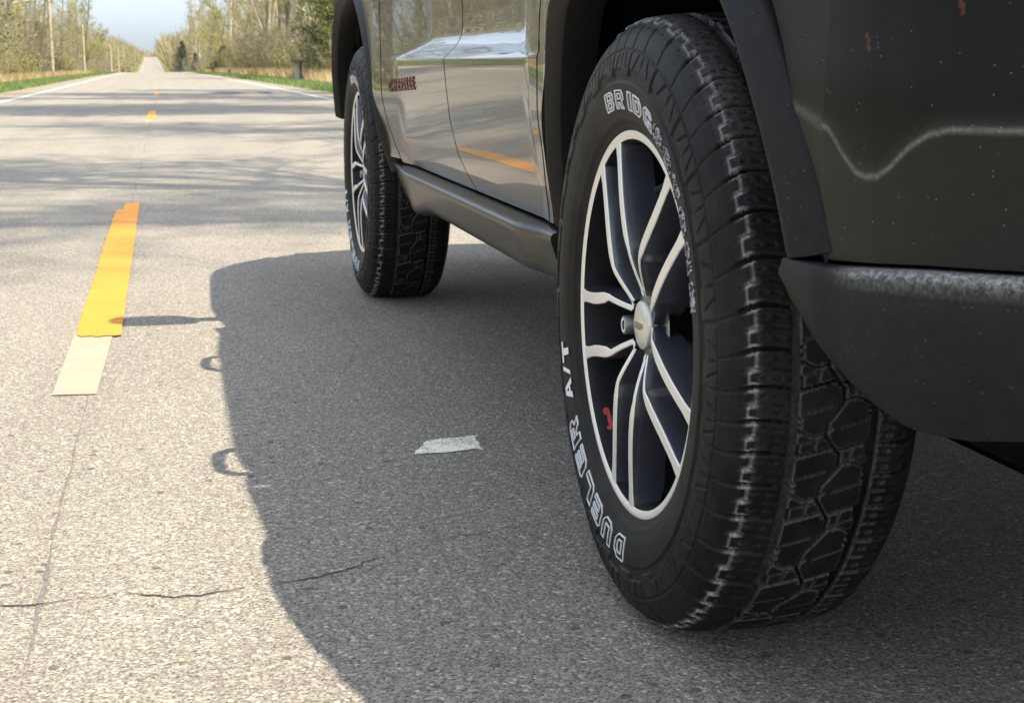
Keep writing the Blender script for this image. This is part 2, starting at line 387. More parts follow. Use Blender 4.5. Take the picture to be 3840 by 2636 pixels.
# ------------------------------------------------------------------ the vehicle
WB, ZC = 2.72, .362
CARW = 1.80   # right side mirrors the left at x -> CARW - x
car = empty('parked_car', (.9, 1.2, 0), 'olive-grey off-road car with black wheel-arch trim parked beside the yellow centre line', 'car')
def cpart(o, parent=None):
    """parent keeping world position"""
    p = parent or car; o.parent = p
    wl = Vector((0, 0, 0)); q = p
    while q is not None: wl += q.location; q = q.parent
    o.location = o.location - wl
    return o

# ---- body side surface x = S(y,z)
Zt = np.arange(.30, .6845, .002)
_tl = np.interp(Zt, [.30, .40, .47, .483, .490, .496, .501, .515, .53, .58, .63, .665, .675, .684], [16, 16, 15, 14., 13., 10.4, 8.8, 8.1, 7.9, 6.8, 5.6, 4.8, 3.2, 1.4])
Xt = .0012 + np.cumsum((np.tan(np.radians(_tl))*.002)[::-1])[::-1]
Zu = [.684, .688, .695, .703, .712, .722, .732, .745, .77, .85, .95, 1.0, 1.03, 1.06]
Xu = [.0010, .0045, .0120, .0205, .0290, .0350, .0385, .0405, .0415, .0375, .0345, .037, .046, .070]
def smin(a, b, k=.006):
    h = np.clip(.5+.5*(b-a)/k, 0, 1); return b*(1-h)+a*h-k*h*(1-h)
def S(y, z):
    y, z = np.broadcast_arrays(np.asarray(y, float), np.asarray(z, float))
    b = np.where(z < .684, np.interp(z, Zt, Xt), np.interp(z, Zu, Xu))
    # rear flare ramp and front flare ramp
    low = .032*sstep(.62-z, 0, .19)
    rr = .003 + low + np.where(y > .55, .222*(y-.55), .045*(y-.55)) - .10*np.maximum(.44-y, 0)
    rr = np.maximum(rr, -.014 + low*.8)
    ff = .030 + low - .112*(y-1.74); ff = np.maximum(ff, -.024+low*.9)
    x = smin(b, np.where(y < 1.2, rr, 1.), .012)
    x = smin(x, np.where(y > 1.2, ff, 1.), .006)
    rq = np.interp(-y, [.35, .5, .6, .72, .84, .92], [0, .004, .012, .04, .095, .2])
    fq = np.interp(y, [2.9, 3.05, 3.2, 3.4], [0, .02, .08, .24])
    up = .05*sstep(z, .86, 1.06)*np.where((y < .66) | (y > 1.9), 1., .35) + .045*sstep(z, .80, 1.06)*sstep(-y, -.4, .0) + .13*sstep(z, .77, 1.06)*sstep(-y, .1, .5)
    return x + rq + fq + up
def panel(name, y0f, y1f, zlo, zhi, mat, parent=None, ny=60, nz=90, skirt=.02, zrows=None, attrs=None):
    s = np.linspace(0, 1, ny); t = np.linspace(0, 1, nz)
    Sg, T = np.meshgrid(s, t, indexing='ij')
    if callable(zlo):
        Y = y0f + (y1f-y0f)*Sg; ZL = zlo(Y); Z = ZL + (zhi-ZL)*T
    else:
        Z = zlo + (zhi-zlo)*T
        if zrows is not None:
            zr = np.array(zrows); k = np.abs(np.subtract.outer(Z[0], zr)).argmin(0); Z[:, k] = zr
        a = y0f(Z); b = y1f(Z); Y = a + (b-a)*Sg
    X = S(Y, Z); P = np.stack([X, Y, Z], -1)
    mb = MB(); mb.grid(P)
    # returned edges
    loop = np.concatenate([P[:, 0], P[-1, 1:], P[-2::-1, -1], P[0, -2:0:-1]])
    inner = loop + np.array([skirt, 0, 0]); mb.grid(np.stack([loop, inner], 0), 0, wv=True)
    me = mesh(name, np.concatenate(mb.V), mb.F, mat, True, mb.M, auto=35)
    if attrs:
        V = np.concatenate(mb.V)
        for kname, fn in attrs.items():
            at = me.attributes.new(kname, 'FLOAT', 'POINT'); at.data.foreach_set('value', fn(V).astype(np.float32))
    return cpart(link(name, me), parent)
gap = .0042
def ydiv(z): return np.interp(z, [.40, .43, .46, .50, .56, 1.1], [1.10, 1.155, 1.215, 1.265, 1.30, 1.30])
def yfront(z): return np.interp(z, [.40, .42, .44, .47, .52, 1.1], [1.99, 2.03, 2.07, 2.105, 2.13, 2.13])
def yrear(z): return np.interp(z, [.40, .55, .74, .80, .90, 1.1], [.565, .50, .475, .455, .40, .34])
ZR = [.684, .688, .695, .703, .712, .722, .732, .745]
fd = panel('front_door', lambda z: ydiv(z)+gap, lambda z: yfront(z)-gap, .432, 1.06, M['paint'], ny=150, nz=150, zrows=ZR)
rdoor = panel('rear_door', lambda z: yrear(z)+gap, lambda z: ydiv(z)-gap, .432, 1.06, M['paint'], ny=200, nz=150, zrows=ZR)
def archz(y, yc, r):
    d = np.abs(y-yc); return ZC + np.sqrt(np.maximum(r*r-d*d, 0))
RA = .545
def oz(z): return -.004*((z-.7)/.2)**2 + .004*np.exp(-((z-.64)/.05)**2) - .20*sstep(z, .74, 1.06)
def zq(Y):
    base = np.where(Y > 0, .432, .508)
    ra = np.where(Y > 0, .522, .567)
    return np.where(np.abs(Y) < ra, np.maximum(ZC + np.sqrt(np.maximum(ra*ra-Y*Y, 0)), base), base)
# rear quarter (behind the rear door, over the arch) and the painted bumper corner
mz_y = [-1.2, -.86, -.752, -.700, -.681, -.66, -.640, -.625, -.610, -.597, -.580, -.56, -.52, -.47, -.4]
mz_z = [.627, .626, .6255, .6245, .6205, .609, .5935, .5855, .584, .587, .600, .6195, .631, .643, .66]
def zt(y): return np.interp(y, mz_y, mz_z)
def tide(V):
    d = V[:, 2]-zt(V[:, 1]); return np.exp(-(d/.0022)**2) + .35*np.exp(-np.abs(d)/.006)*(d > 0)
def splash(V): return sstep(zt(V[:, 1])-V[:, 2], -.001, .002)
def scratch(V):
    a = (np.abs(V[:, 1]+.6095-.35*(V[:, 2]-.69)) < .0016) & (V[:, 2] > .683) & (V[:, 2] < .697)
    b = (np.abs(V[:, 1]+.702-.2*(V[:, 2]-.714)) < .0016) & (V[:, 2] > .708) & (V[:, 2] < .730)
    return (a | b).astype(float)
def quarter(name, ya, yb, mat, dirt):
    ys = np.linspace(ya, yb, 140)
    ts = np.linspace(0, 1, 220)
    Y, T = np.meshgrid(ys, ts, indexing='ij'); ZL = zq(Y); Z = ZL + (1.06-ZL)*T
    Y = np.where(Y > 0, np.minimum(Y, yrear(Z)-gap), Y)
    X = S(Y, Z)
    if dirt: k = sstep(-Y, .24, .44); X = X*(1-k) + (np.interp(-Y, [.44, .50, .553, .585], [-.006, -.0052, -.003, .001]) - oz(Z))*k
    P = np.stack([X, Y, Z], -1)
    P2 = P[:, :1] + np.array([.02, 0, 0])
    mb = MB(); mb.grid(P); mb.grid(np.concatenate([P2, P[:, :1]], 1))
    e = np.stack([P[-1], P[-1]+np.array([.02, -.0, 0])]); mb.grid(e)
    V = np.concatenate(mb.V); me = mesh(name, V, mb.F, mat, True, mb.M, auto=35, attrs=dict(tide=tide(V), splash=splash(V), scratch=scratch(V)) if dirt else None)
    return cpart(link(name, me))
quarter('quarter_panel', -.12, .60, M['paint'], False); quarter('quarter_panel', -.5545, -.122, M['dirty_dim'], True)
# rear bumper plan path
PB = np.array([(-.003, -.553), (.001, -.585), (.0065, -.62), (.017, -.66), (.031, -.70), (.066, -.78), (.112, -.85), (.215, -.925), (.36, -.955), (.6, -.972), (.9, -.978)])
def path_pts(P, n):
    d = np.concatenate([[0], np.cumsum(np.hypot(*np.diff(P, axis=0).T))]); t = np.linspace(0, d[-1], n)
    for _ in range(1): q = np.stack([np.interp(t, d, P[:, 0]), np.interp(t, d, P[:, 1])], -1)
    k = np.ones(9)/9; q2 = q.copy()
    for c in (0, 1): q2[4:-4, c] = np.convolve(q[:, c], k, 'valid')
    return q2
pb = path_pts(PB, 420)
nrm = np.gradient(pb, axis=0); nrm = np.stack([nrm[:, 1], -nrm[:, 0]], -1); nrm /= np.linalg.norm(nrm, axis=1)[:, None]   # outward
if nrm[0, 0] > 0: nrm = -nrm
pb_up, nrm_up = pb, nrm
pb_lo = path_pts(np.concatenate([[(-.005, -.503)], PB]), 420); nrm_lo = np.gradient(pb_lo, axis=0); nrm_lo = np.stack([nrm_lo[:, 1], -nrm_lo[:, 0]], -1); nrm_lo /= np.linalg.norm(nrm_lo, axis=1)[:, None]
if nrm_lo[0, 0] > 0: nrm_lo = -nrm_lo
def bumper_shell(name, prof, mat, attrs=None, nz=None, zmod=None):
    pr = np.array(prof)   # (outward offset, z)
    P = np.zeros((len(pb), len(pr), 3))
    for j, (o_, z) in enumerate(pr):
        P[:, j, 0] = pb[:, 0] + nrm[:, 0]*o_; P[:, j, 1] = pb[:, 1] + nrm[:, 1]*o_; P[:, j, 2] = z
    if zmod is not None: P = zmod(P)
    R = P.copy(); R[:, :, 0] = CARW - R[:, :, 0]
    P = np.concatenate([P, R[::-1][1:]], 0)
    V = P.reshape(-1, 3); me = mesh(name, V, gridfaces(P.shape[0], P.shape[1]), mat, True, auto=50)
    if attrs:
        for kname, fn in attrs.items():
            at = me.attributes.new(kname, 'FLOAT', 'POINT'); at.data.foreach_set('value', np.asarray(fn(V, P)).astype(np.float32).ravel())
    return cpart(link(name, me))
zb = np.linspace(.511, .90, 220)
prof = [(-.02, .511)] + [(float(oz(z)), z) for z in zb]
def seam_z(y): return np.interp(-y, [.50, .565, .63, .674, .758, .9], [0, .001, .006, .010, .015, .018])
def upmod(P):
    for i in range(P.shape[0]): P[i, :, 2] += seam_z(pb[i, 1])*np.clip((.60-P[i, :, 2])/.09, 0, 1)
    return P
bumper_shell('rear_bumper', prof, M['dirty_dim'], dict(tide=lambda V, P: tide(V), splash=lambda V, P: splash(V), scratch=lambda V, P: scratch(V)), zmod=upmod)
# lower black bumper
pb, nrm = pb_lo, nrm_lo
def low_z(y): return np.interp(-y, [.495, .516, .545, .592, .626, .66, .682, .722, .766, .9, 1.0], [.488, .458, .438, .413, .401, .391, .389, .392, .401, .41, .41])
def lowmod(P):
    n = P.shape[1]; f = np.array([x[1] for x in lowprof])
    for i in range(P.shape[0]):
        zl = low_z(pb[i, 1]); g = sstep(-pb[i, 1], .56, .60); sz = float(seam_z(pb[i, 1]))
        for j, (o_, tt) in enumerate(lowprof):
            if j < 5: P[i, j, 2] = .5075 + sz - tt*(.25+.75*g); oo = o_*g + (1-g)*(.012+.0005*j if j else -.02)
            else: P[i, j, 2] = (.499+sz) + (zl-.499-sz)*tt; oo = o_*g + (1-g)*(o_+.004)
            P[i, j, 0] = pb[i, 0] + nrm[i, 0]*oo; P[i, j, 1] = pb[i, 1] + nrm[i, 1]*oo
    return P
lowprof = [(-.02, .0), (.004, .0005), (.0085, .002), (.0115, .0048), (.0128, .009), (.0130, .1), (.0125, .3), (.008, .6), (-.001, .9), (-.007, 1.), (-.03, 1.01), (-.14, .8)]
def scuffattr(V, P):
    a = np.zeros(P.shape[:2]); g = sstep(-P[:, 1, 1], .575, .63)
    for j, v in enumerate([.2, 1., 1., .9, .35, .02]): a[:, j] = v*g
    return a
bumper_shell('bumper_lower_trim', lowprof, M['scuff'], dict(scuff=scuffattr), zmod=lowmod)
# fender, front
def zf(Y):
    d = np.abs(Y-WB); base = .44
    return np.where(d < RA, np.maximum(archz(Y, WB, RA), base), base)
def fender():
    ys = np.concatenate([np.linspace(1.99, 2.2, 60), np.linspace(2.205, 3.38, 120)]); ts = np.linspace(0, 1, 70)
    Y, T = np.meshgrid(ys, ts, indexing='ij'); ZL = np.where(Y > WB, np.where(np.abs(Y-WB) < RA, np.maximum(archz(Y, WB, RA), .5), .5), zf(Y)); Z = ZL + (1.0-ZL)*T
    Y = np.maximum(Y, yfront(Z)+gap); P = np.stack([S(Y, Z), Y, Z], -1)
    mb = MB(); mb.grid(P); mb.grid(np.stack([P[0], P[0]+np.array([.02, 0, 0])])); mb.grid(np.stack([P[:, 0], P[:, 0]+np.array([.02, 0, 0])]))
    return cpart(mb.build('front_fender', M['paint'], auto=35))
fender()
# dark body structure behind the shut lines
mb = MB(); ys = np.linspace(.5, 2.25, 40); zs = np.linspace(.40, 1.0, 20); Y, Z = np.meshgrid(ys, zs, indexing='ij')
mb.grid(np.stack([np.interp(Z, [.4, .684, .74, 1.], [.085, .05, .07, .07])+0*Y, Y, Z], -1)); cpart(mb.build('door_frame', M['liner']))

# sill
def sill():
    prof = [(.044, .4265), (.028, .4265), (.010, .4244), (.002, .4232), (-.0020, .4212), (-.0042, .4180), (-.0048, .4135), (-.0035, .4085), (.0005, .396), (.0055, .381), (.0110, .364), (.0150, .3545), (.023, .3475), (.038, .344), (.10, .338)]
    ys = np.linspace(.47, 2.215, 160); mb = MB(); P = np.zeros((len(ys), len(prof), 3))
    for i, y in enumerate(ys):
        bulge = sstep(y, 1.55, 1.95)
        for j, (x, z) in enumerate(prof):
            k = j/(len(prof)-1)
            tuckr = .020*sstep(.66-y, 0, .16); tuckf = .012*(1-k)*sstep(y, 1.9, 2.2) + .055*k*sstep(y, 1.75, 2.2)
            zz = z - bulge*.032*sstep(k, .45, .9)
            yy_ = y
            if y > 2.0: yy_ = y - (0.)
            P[i, j] = (x+tuckr+tuckf, yy_, zz)
    mb.grid(P)
    mb.F.append(tuple(int(x) for x in range(len(prof)))); mb.M.append(0)
    n0 = (len(ys)-1)*len(prof); mb.F.append(tuple(n0+j for j in reversed(range(len(prof))))); mb.M.append(0)
    return cpart(mb.build('sill', M['satin'], auto=60))
sill()

# wheel arch trims (swept section)
def trim(name, yc, th0, th1, mat=None):
    n = 130; th = np.linspace(th0, th1, n); mb = MB()
    # section: (radius, outward)
    sec = [(.495, -.05), (.4955, -.001), (.4975, .0015), (.512, .0090), (.5225, .0145), (.5255, .0156), (.529, .0146), (.542, .0068), (.554, -.0006), (.5575, -.003), (.559, -.007), (.560, -.024)]
    P = np.zeros((n, len(sec), 3))
    for i, t in enumerate(th):
        for j, (r0, o_) in enumerate(sec):
            c, s_ = math.cos(t), math.sin(t)
            sq = 1 + (.035*abs(math.sin(2*t))**2 if yc > 1 else .025*abs(c)**8) if s_ > 0 else 1.
            r_ = (r0 + (max(0., (r0-.52)/.04)*.085*(abs(c)-.82) if (yc < 1 and c < 0) else 0))*sq*(1-.072*sstep(c, .15, .5) if yc < 1 else 1)
            y = yc + r_*c; z = ZC + r_*s_
            zz = max(z, .4); base = float(np.interp(zz, [.40, .45, .51, .65, .75, .9], [.032, .015, -.002, -.016, -.021, -.024]))
            if yc < 1 and c > 0: base = float(np.interp(zz, [.40, .45, .51, .65, .75, .9], [.050, .042, .028, .004, -.016, -.020]))
            if yc < 1 and c < 0: base = float(np.interp(zz, [.45, .51, .65, .75, .9], [.0, -.004, -.014, -.018, -.02]))
            P[i, j] = (base - o_, y, max(z, .5095) if (yc < 1 and c < 0) else z)
    mb.grid(P)
    mb.F.append(tuple(range(len(sec)))); mb.M.append(0); n0 = (n-1)*len(sec)
    mb.F.append(tuple(n0+j for j in reversed(range(len(sec))))); mb.M.append(0)
    return cpart(mb.build(name, mat or M['plastic'], auto=45))
trim('wheel_arch_trim', 0, rad(8), rad(180-15.6))
trim('wheel_arch_trim', WB, rad(16), rad(180-4))
# wheel well liners
def liner(yc):
    th = np.linspace(rad(12), rad(166), 60); mb = MB()
    P = np.array([[(x, yc+.505*math.cos(t), ZC+.505*math.sin(t)) for x in (.045, .25, .55)] for t in th]); mb.grid(P)
    c = [(.55, yc+.505*math.cos(t), ZC+.505*math.sin(t)) for t in th]; mb.add(c, [tuple(range(len(c)))])
    return cpart(mb.build('wheel_liner', M['liner'], auto=60))
liner(0); liner(WB)
# underbody, its boxes hung low to keep skylight off the ground beneath
mb = MB()
mb.box((.36, .56, .27), (1.44, 2.12, .34)); mb.box((.32, -.40, .25), (1.48, .555, .36)); mb.box((.56, 2.125, .24), (1.24, 3.27, .40)); mb.box((.20, -.82, .315), (1.60, -.405, .47)); mb.box((.08, 3.28, .3), (1.72, 3.5, .4))
cpart(mb.build('underbody', M['liner']))
mb = MB(); mb.tube([(.30, -.60, .315), (.34, -.60, .315), (.40, -.60, .315), (1.18, -.60, .315), (1.24, -.60, .315), (1.28, -.60, .315)], [.05, .09, .105, .105, .09, .05], 20); mb.tube([(.36, -.60, .33), (.30, -.70, .325), (.29, -.84, .32)], [.028, .028, .030], 12)
cpart(mb.build('added_muffler', M['disc']))  # muffler added to block light below the rear bumper
mb = MB(); mb.tube([(.22, .02, .33), (.55, .0, .30), (.9, .0, .31), (1.25, .0, .30), (1.58, .02, .33)], [.05, .045, .10, .045, .05], 12); mb.tube([(.28, .0, .27), (.30, -.34, .33), (.42, -.42, .40)], [.028, .032, .03], 8)
cpart(mb.build('added_axle', M['disc']))  # axle and arm added to block light under the tail
# ---- right side shell, hood, nose, cabin: plain but complete
def right_side():
    mb = MB(); ys = np.linspace(-.56, 3.38, 200); ts = np.linspace(0, 1, 50); Y, T = np.meshgrid(ys, ts, indexing='ij')
    base = np.where((Y > .5) & (Y < 2.2), .345, .5)
    ZL = np.maximum(base, np.where(np.abs(Y) < RA, archz(Y, 0, RA), base)); ZL = np.maximum(ZL, np.where(np.abs(Y-WB) < RA, archz(Y, WB, RA), base))
    Z = ZL + (1.06-ZL)*T; mb.grid(np.stack([CARW-S(Y, Z), Y, Z], -1)[:, ::-1]); return cpart(mb.build('right_side_panel', M['paint'], auto=40))
right_side()
PN = np.array([(float(S(3.38, .9)), 3.38), (.33, 3.485), (.5, 3.56), (.7, 3.61), (.9, 3.63)])
def nose():
    p = path_pts(PN, 60); R = p.copy(); R[:, 0] = CARW-R[:, 0]; p = np.concatenate([p, R[::-1][1:]])
    prof = [(.10, .38), (.0, .42), (-.0, .60), (-.01, .8), (.0, .9), (.03, .95), (.06, .965)]
    P = np.array([[(a+(.9-a)*.06*o_/.1*2, b-o_, z) for o_, z in prof] for a, b in p]); mb = MB(); mb.grid(P)
    cpart(mb.build('front_bumper', M['paint'], auto=50))
    mg = MB()
    for k in range(7):
        x = .56+k*.113; mg.box((x-.04, 3.55+.03*(1-abs(k-3)/3), .70), (x+.04, 3.645-.02*(abs(k-3)/3)**2*1.5, .82))
    cpart(mg.build('grille', M['plastic']))
    for s_ in (0, 1):
        ml = MB(); x0, x1 = (.24, .44) if s_ == 0 else (CARW-.44, CARW-.24)
        ml.box((x0, 3.40, .74), (x1, 3.53, .80)); cpart(ml.build('headlight', M['lamp_clear']))
nose()
def hood():
    xs = np.linspace(0, 1, 40); ts = np.linspace(0, 1, 40); P = np.zeros((40, 40, 3))
    pn = path_pts(np.concatenate([[(float(S(3.0, .95)), 2.95), (float(S(3.2, .95)), 3.2)], PN]), 80)
    for i, t in enumerate(ts):
        y = 2.10 + 1.50*t
        xe = float(S(min(y, 3.38), .98)) if y < 3.38 else float(np.interp(y, PN[:, 1], PN[:, 0]))
        for j, s_ in enumerate(xs):
            x = xe + (CARW-2*xe)*s_; e = abs(2*s_-1)
            P[i, j] = (x, y, 1.085-.10*t**2 - .075*e**6 - (.03*t**6))
    mb = MB(); mb.grid(P); cpart(mb.build('hood', M['paint'], auto=50))
hood()
def rr_loop(x0, x1, y0, y1, r, n=8):
    L = []
    for (cx, cy, a0) in ((x0+r, y0+r, 180), (x1-r, y0+r, 270), (x1-r, y1-r, 0), (x0+r, y1-r, 90)):
        for k in range(n+1):
            a = rad(a0+90*k/n); L.append((cx+r*math.cos(a), cy+r*math.sin(a)))
    return L
def cabin():
    lv = [(1.02, .075, -.90, 2.22, .10), (1.08, .10, -.89, 2.16, .12), (1.30, .15, -.82, 1.90, .14), (1.50, .230, -.76, 1.62, .16), (1.57, .262, -.72, 1.48, .20), (1.62, .32, -.64, 1.34, .18), (1.645, .52, -.45, 1.1, .18), (1.655, .75, -.1, .7, .12)]
    mb = MB(); P = np.array([[(x, y, z) for x, y in rr_loop(a, CARW-a, b, c, r)] for z, a, b, c, r in lv])
    tp = np.interp(P[..., 1], [-.75, -.42, -.145, .21, .5], [.135, .07, .034, .012, 0])*np.clip((P[..., 2]-1.0)/.5, .7, 1)
    P[..., 0] = .9 + (P[..., 0]-.9)*(1-tp/np.maximum(np.abs(P[..., 0]-.9).max(1, keepdims=True), .1)); mb.grid(P, wv=True)
    n = P.shape[1]; mb.F.append(tuple((len(lv)-1)*n+k for k in range(n))); mb.M.append(0)
    cpart(mb.build('cabin_shell', M['paint'], auto=60))
    def xa(z, y=1.): return np.interp(z, [l[0] for l in lv], [l[1] for l in lv]) - .0015 + np.interp(y, [-.75, -.42, -.145, .21, .5], [.135, .07, .034, .012, 0])*np.clip((z-1.0)/.5, .7, 1)
    def side_glass(name, parent, q, sgn):
        mb = MB(); P = []
        for t in np.linspace(0, 1, 8):
            z = 1.085+.42*t; a = q[0]+(q[2]-q[0])*t; b = q[1]+(q[3]-q[1])*t
            P.append([((xa(z, a+(b-a)*s_) if sgn < 0 else CARW-xa(z, a+(b-a)*s_)), a+(b-a)*s_, z) for s_ in np.linspace(0, 1, 12)])
        mb.grid(P); return cpart(mb.build(name, M['glass']), parent)
    side_glass('window', fd, (1.34, 1.96, 1.34, 1.42), -1); side_glass('window', rdoor, (.36, 1.26, .40, 1.26), -1)
    side_glass('quarter_window', None, (-.62, .28, -.50, .30), -1)
    side_glass('side_window', None, (1.34, 1.96, 1.34, 1.42), 1); side_glass('side_window', None, (.36, 1.26, .40, 1.26), 1); side_glass('quarter_window', None, (-.62, .28, -.50, .30), 1)
    def ends(name, yi, s_):
        mb = MB(); P = []
        for z in np.linspace(1.12, 1.50, 8):
            a = np.interp(z, [l[0] for l in lv], [l[1] for l in lv])+.17; y = np.interp(z, [l[0] for l in lv], [l[yi] for l in lv])+s_*.004
            P.append([(a+(CARW-2*a)*t, y, z) for t in np.linspace(0, 1, 8)])
        mb.grid(P); cpart(mb.build(name, M['glass']))
    ends('windshield', 3, 1); ends('rear_window', 2, -1)
    for s_ in (0, 1):
        x = .42 if s_ == 0 else CARW-.42; mr = MB()
        mr.tube([(x, -.45, 1.63), (x, -.40, 1.672), (x, .95, 1.672), (x, 1.0, 1.63)], .016, 8); cpart(mr.build('roof_rail', M['plastic']))
    # tailgate skin under the rear window
    mt = MB(); P = np.array([[(.2+1.4*s_, -.905-.05*math.sin(math.pi*s_)-.04*(1-t), .88+.2*t) for s_ in np.linspace(0, 1, 14)] for t in np.linspace(0, 1, 8)]); mt.grid(P); cpart(mt.build('tailgate', M['paint']))
    for s_ in (0, 1):
        ml = MB(); x0, x1 = (.14, .42) if s_ == 0 else (CARW-.42, CARW-.14); ml.box((x0, -.945, .95), (x1, -.86, 1.04)); cpart(ml.build('tail_light', M['lamp_red']))
cabin()
# mirror, handles
mb = MB()
th = np.linspace(0, 2*math.pi, 25)[:-1]
P = []
for k, (y, sx, sz) in enumerate([(1.985, .62, .62), (1.99, .92, .92), (2.03, 1., 1.), (2.075, .9, .9), (2.11, .6, .6), (2.12, .2, .2)]):
    P.append([(-.105+.112*sx*np.sign(math.cos(t))*abs(math.cos(t))**.6, y, 1.10+.072*sz*np.sign(math.sin(t))*abs(math.sin(t))**.7) for t in th])
mb.grid(P, wv=True); mb.F.append(tuple(range(24))); mb.M.append(0)
mb.tube([(-.03, 2.05, 1.06), (.07, 2.05, 1.03)], [.028, .035], 10)
mir = cpart(mb.build('side_mirror', M['plastic']))
mbm = MB(); mbm.add([(-.105+.098*np.sign(math.cos(t))*abs(math.cos(t))**.6, 1.983, 1.10+.058*np.sign(math.sin(t))*abs(math.sin(t))**.7) for t in th], [tuple(range(24))])
mm = mbm.build('mirror_glass', M['glass']); cpart(mm, mir)
for y, par in ((1.45, fd), (.555, rdoor)):
    mb = MB(); x = float(S(y, .945)) - (.024 if y > 1 else .004)
    mb.tube([(x+.036, y-.095, .945), (x-.045, y-.085, .945), (x-.066, y-.06, .947), (x-.071, y, .949), (x-.066, y+.06, .947), (x-.045, y+.085, .945), (x+.036, y+.095, .945)], [.011, .012, .012, .012, .012, .012, .011], 8)
    cpart(mb.build('door_handle', M['paint']), par)

# ------------------------------------------------------------------ block letters
FONT = {
 'D': [[(0,0),(.7,0),(1,.28),(1,.72),(.7,1),(0,1)], [(.33,.27),(.6,.27),(.68,.36),(.68,.64),(.6,.73),(.33,.73)]],
 'U': [[(0,1),(0,.25),(.25,0),(.75,0),(1,.25),(1,1),(.68,1),(.68,.3),(.32,.3),(.32,1)]],
 'E': [[(0,.2),(.2,0),(1,0),(1,.22),(.36,.22),(.36,.39),(.95,.39),(.95,.61),(.36,.61),(.36,.78),(1,.78),(1,1),(.2,1),(0,.85)]],
 'L': [[(0,1),(0,.2),(.2,0),(1,0),(1,.3),(.38,.3),(.38,1)]],
 'R': [[(0,0),(.33,0),(.33,.3),(.45,.3),(.65,0),(1,0),(.78,.36),(1,.5),(1,.8),(.8,1),(0,1)], [(.33,.56),(.66,.56),(.66,.76),(.33,.76)]],
 'B': [[(0,0),(.8,0),(1,.2),(1,.42),(.9,.5),(1,.6),(1,.8),(.8,1),(0,1)], [(.33,.2),(.67,.2),(.67,.4),(.33,.4)], [(.33,.6),(.67,.6),(.67,.8),(.33,.8)]],
 'I': [[(.28,0),(.72,0),(.72,1),(.28,1)]],
 'G': [[(1,.72),(1,.82),(.8,1),(.2,1),(0,.8),(0,.2),(.2,0),(1,0),(1,.52),(.55,.52),(.55,.34),(.68,.34),(.68,.24),(.34,.24),(.34,.76),(.68,.76),(.68,.72)]],
 'S': [[(0,0),(.8,0),(1,.2),(1,.45),(.85,.6),(.34,.6),(.34,.77),(1,.77),(1,1),(.2,1),(0,.8),(0,.55),(.15,.4),(.66,.4),(.66,.23),(0,.23)]],
 'T': [[(.33,0),(.67,0),(.67,.72),(1,.72),(1,1),(0,1),(0,.72),(.33,.72)]],
 'O': [[(.22,0),(.78,0),(1,.22),(1,.78),(.78,1),(.22,1),(0,.78),(0,.22)], [(.34,.3),(.66,.3),(.66,.7),(.34,.7)]],
 'N': [[(0,0),(.32,0),(.32,.52),(.68,0),(1,0),(1,1),(.68,1),(.68,.48),(.32,1),(0,1)]],
 'A': [[(0,0),(.3,0),(.36,.2),(.64,.2),(.7,0),(1,0),(.68,1),(.32,1)], [(.42,.4),(.58,.4),(.52,.72),(.48,.72)]],
 '/': [[(.1,0),(.4,0),(.9,1),(.6,1)]],
 'C': [[(1,.72),(1,.82),(.8,1),(.2,1),(0,.8),(0,.2),(.2,0),(.8,0),(1,.2),(1,.28),(.68,.28),(.68,.24),(.34,.24),(.34,.76),(.68,.76),(.68,.72)]],
 'H': [[(0,0),(.32,0),(.32,.38),(.68,.38),(.68,0),(1,0),(1,1),(.68,1),(.68,.62),(.32,.62),(.32,1),(0,1)]],
 'K': [[(0,0),(.32,0),(.32,.36),(.64,0),(1,0),(.56,.5),(1,1),(.64,1),(.32,.64),(.32,1),(0,1)]],
}
def subdiv(P, step):
    out = []
    for i, a in enumerate(P):
        b = P[(i+1) % len(P)]; n = max(1, int(math.hypot(b[0]-a[0], b[1]-a[1])/step))
        out += [(a[0]+(b[0]-a[0])*k/n, a[1]+(b[1]-a[1])*k/n) for k in range(n)]
    return out
def area(P): return .5*sum(P[i][0]*P[(i+1) % len(P)][1]-P[(i+1) % len(P)][0]*P[i][1] for i in range(len(P)))
def inset(P, d):
    P = P if area(P) > 0 else P[::-1]; out = []; n = len(P)
    for i in range(n):
        p0, p1, p2 = P[i-1], P[i], P[(i+1) % n]
        d1 = Vector((p1[0]-p0[0], p1[1]-p0[1])).normalized(); d2 = Vector((p2[0]-p1[0], p2[1]-p1[1])).normalized()
        n1 = Vector((-d1.y, d1.x)); n2 = Vector((-d2.y, d2.x)); b = n1+n2; b = b/max(b.length_squared, .3)*2
        out.append((p1[0]+b.x*d, p1[1]+b.y*d))
    return P, out

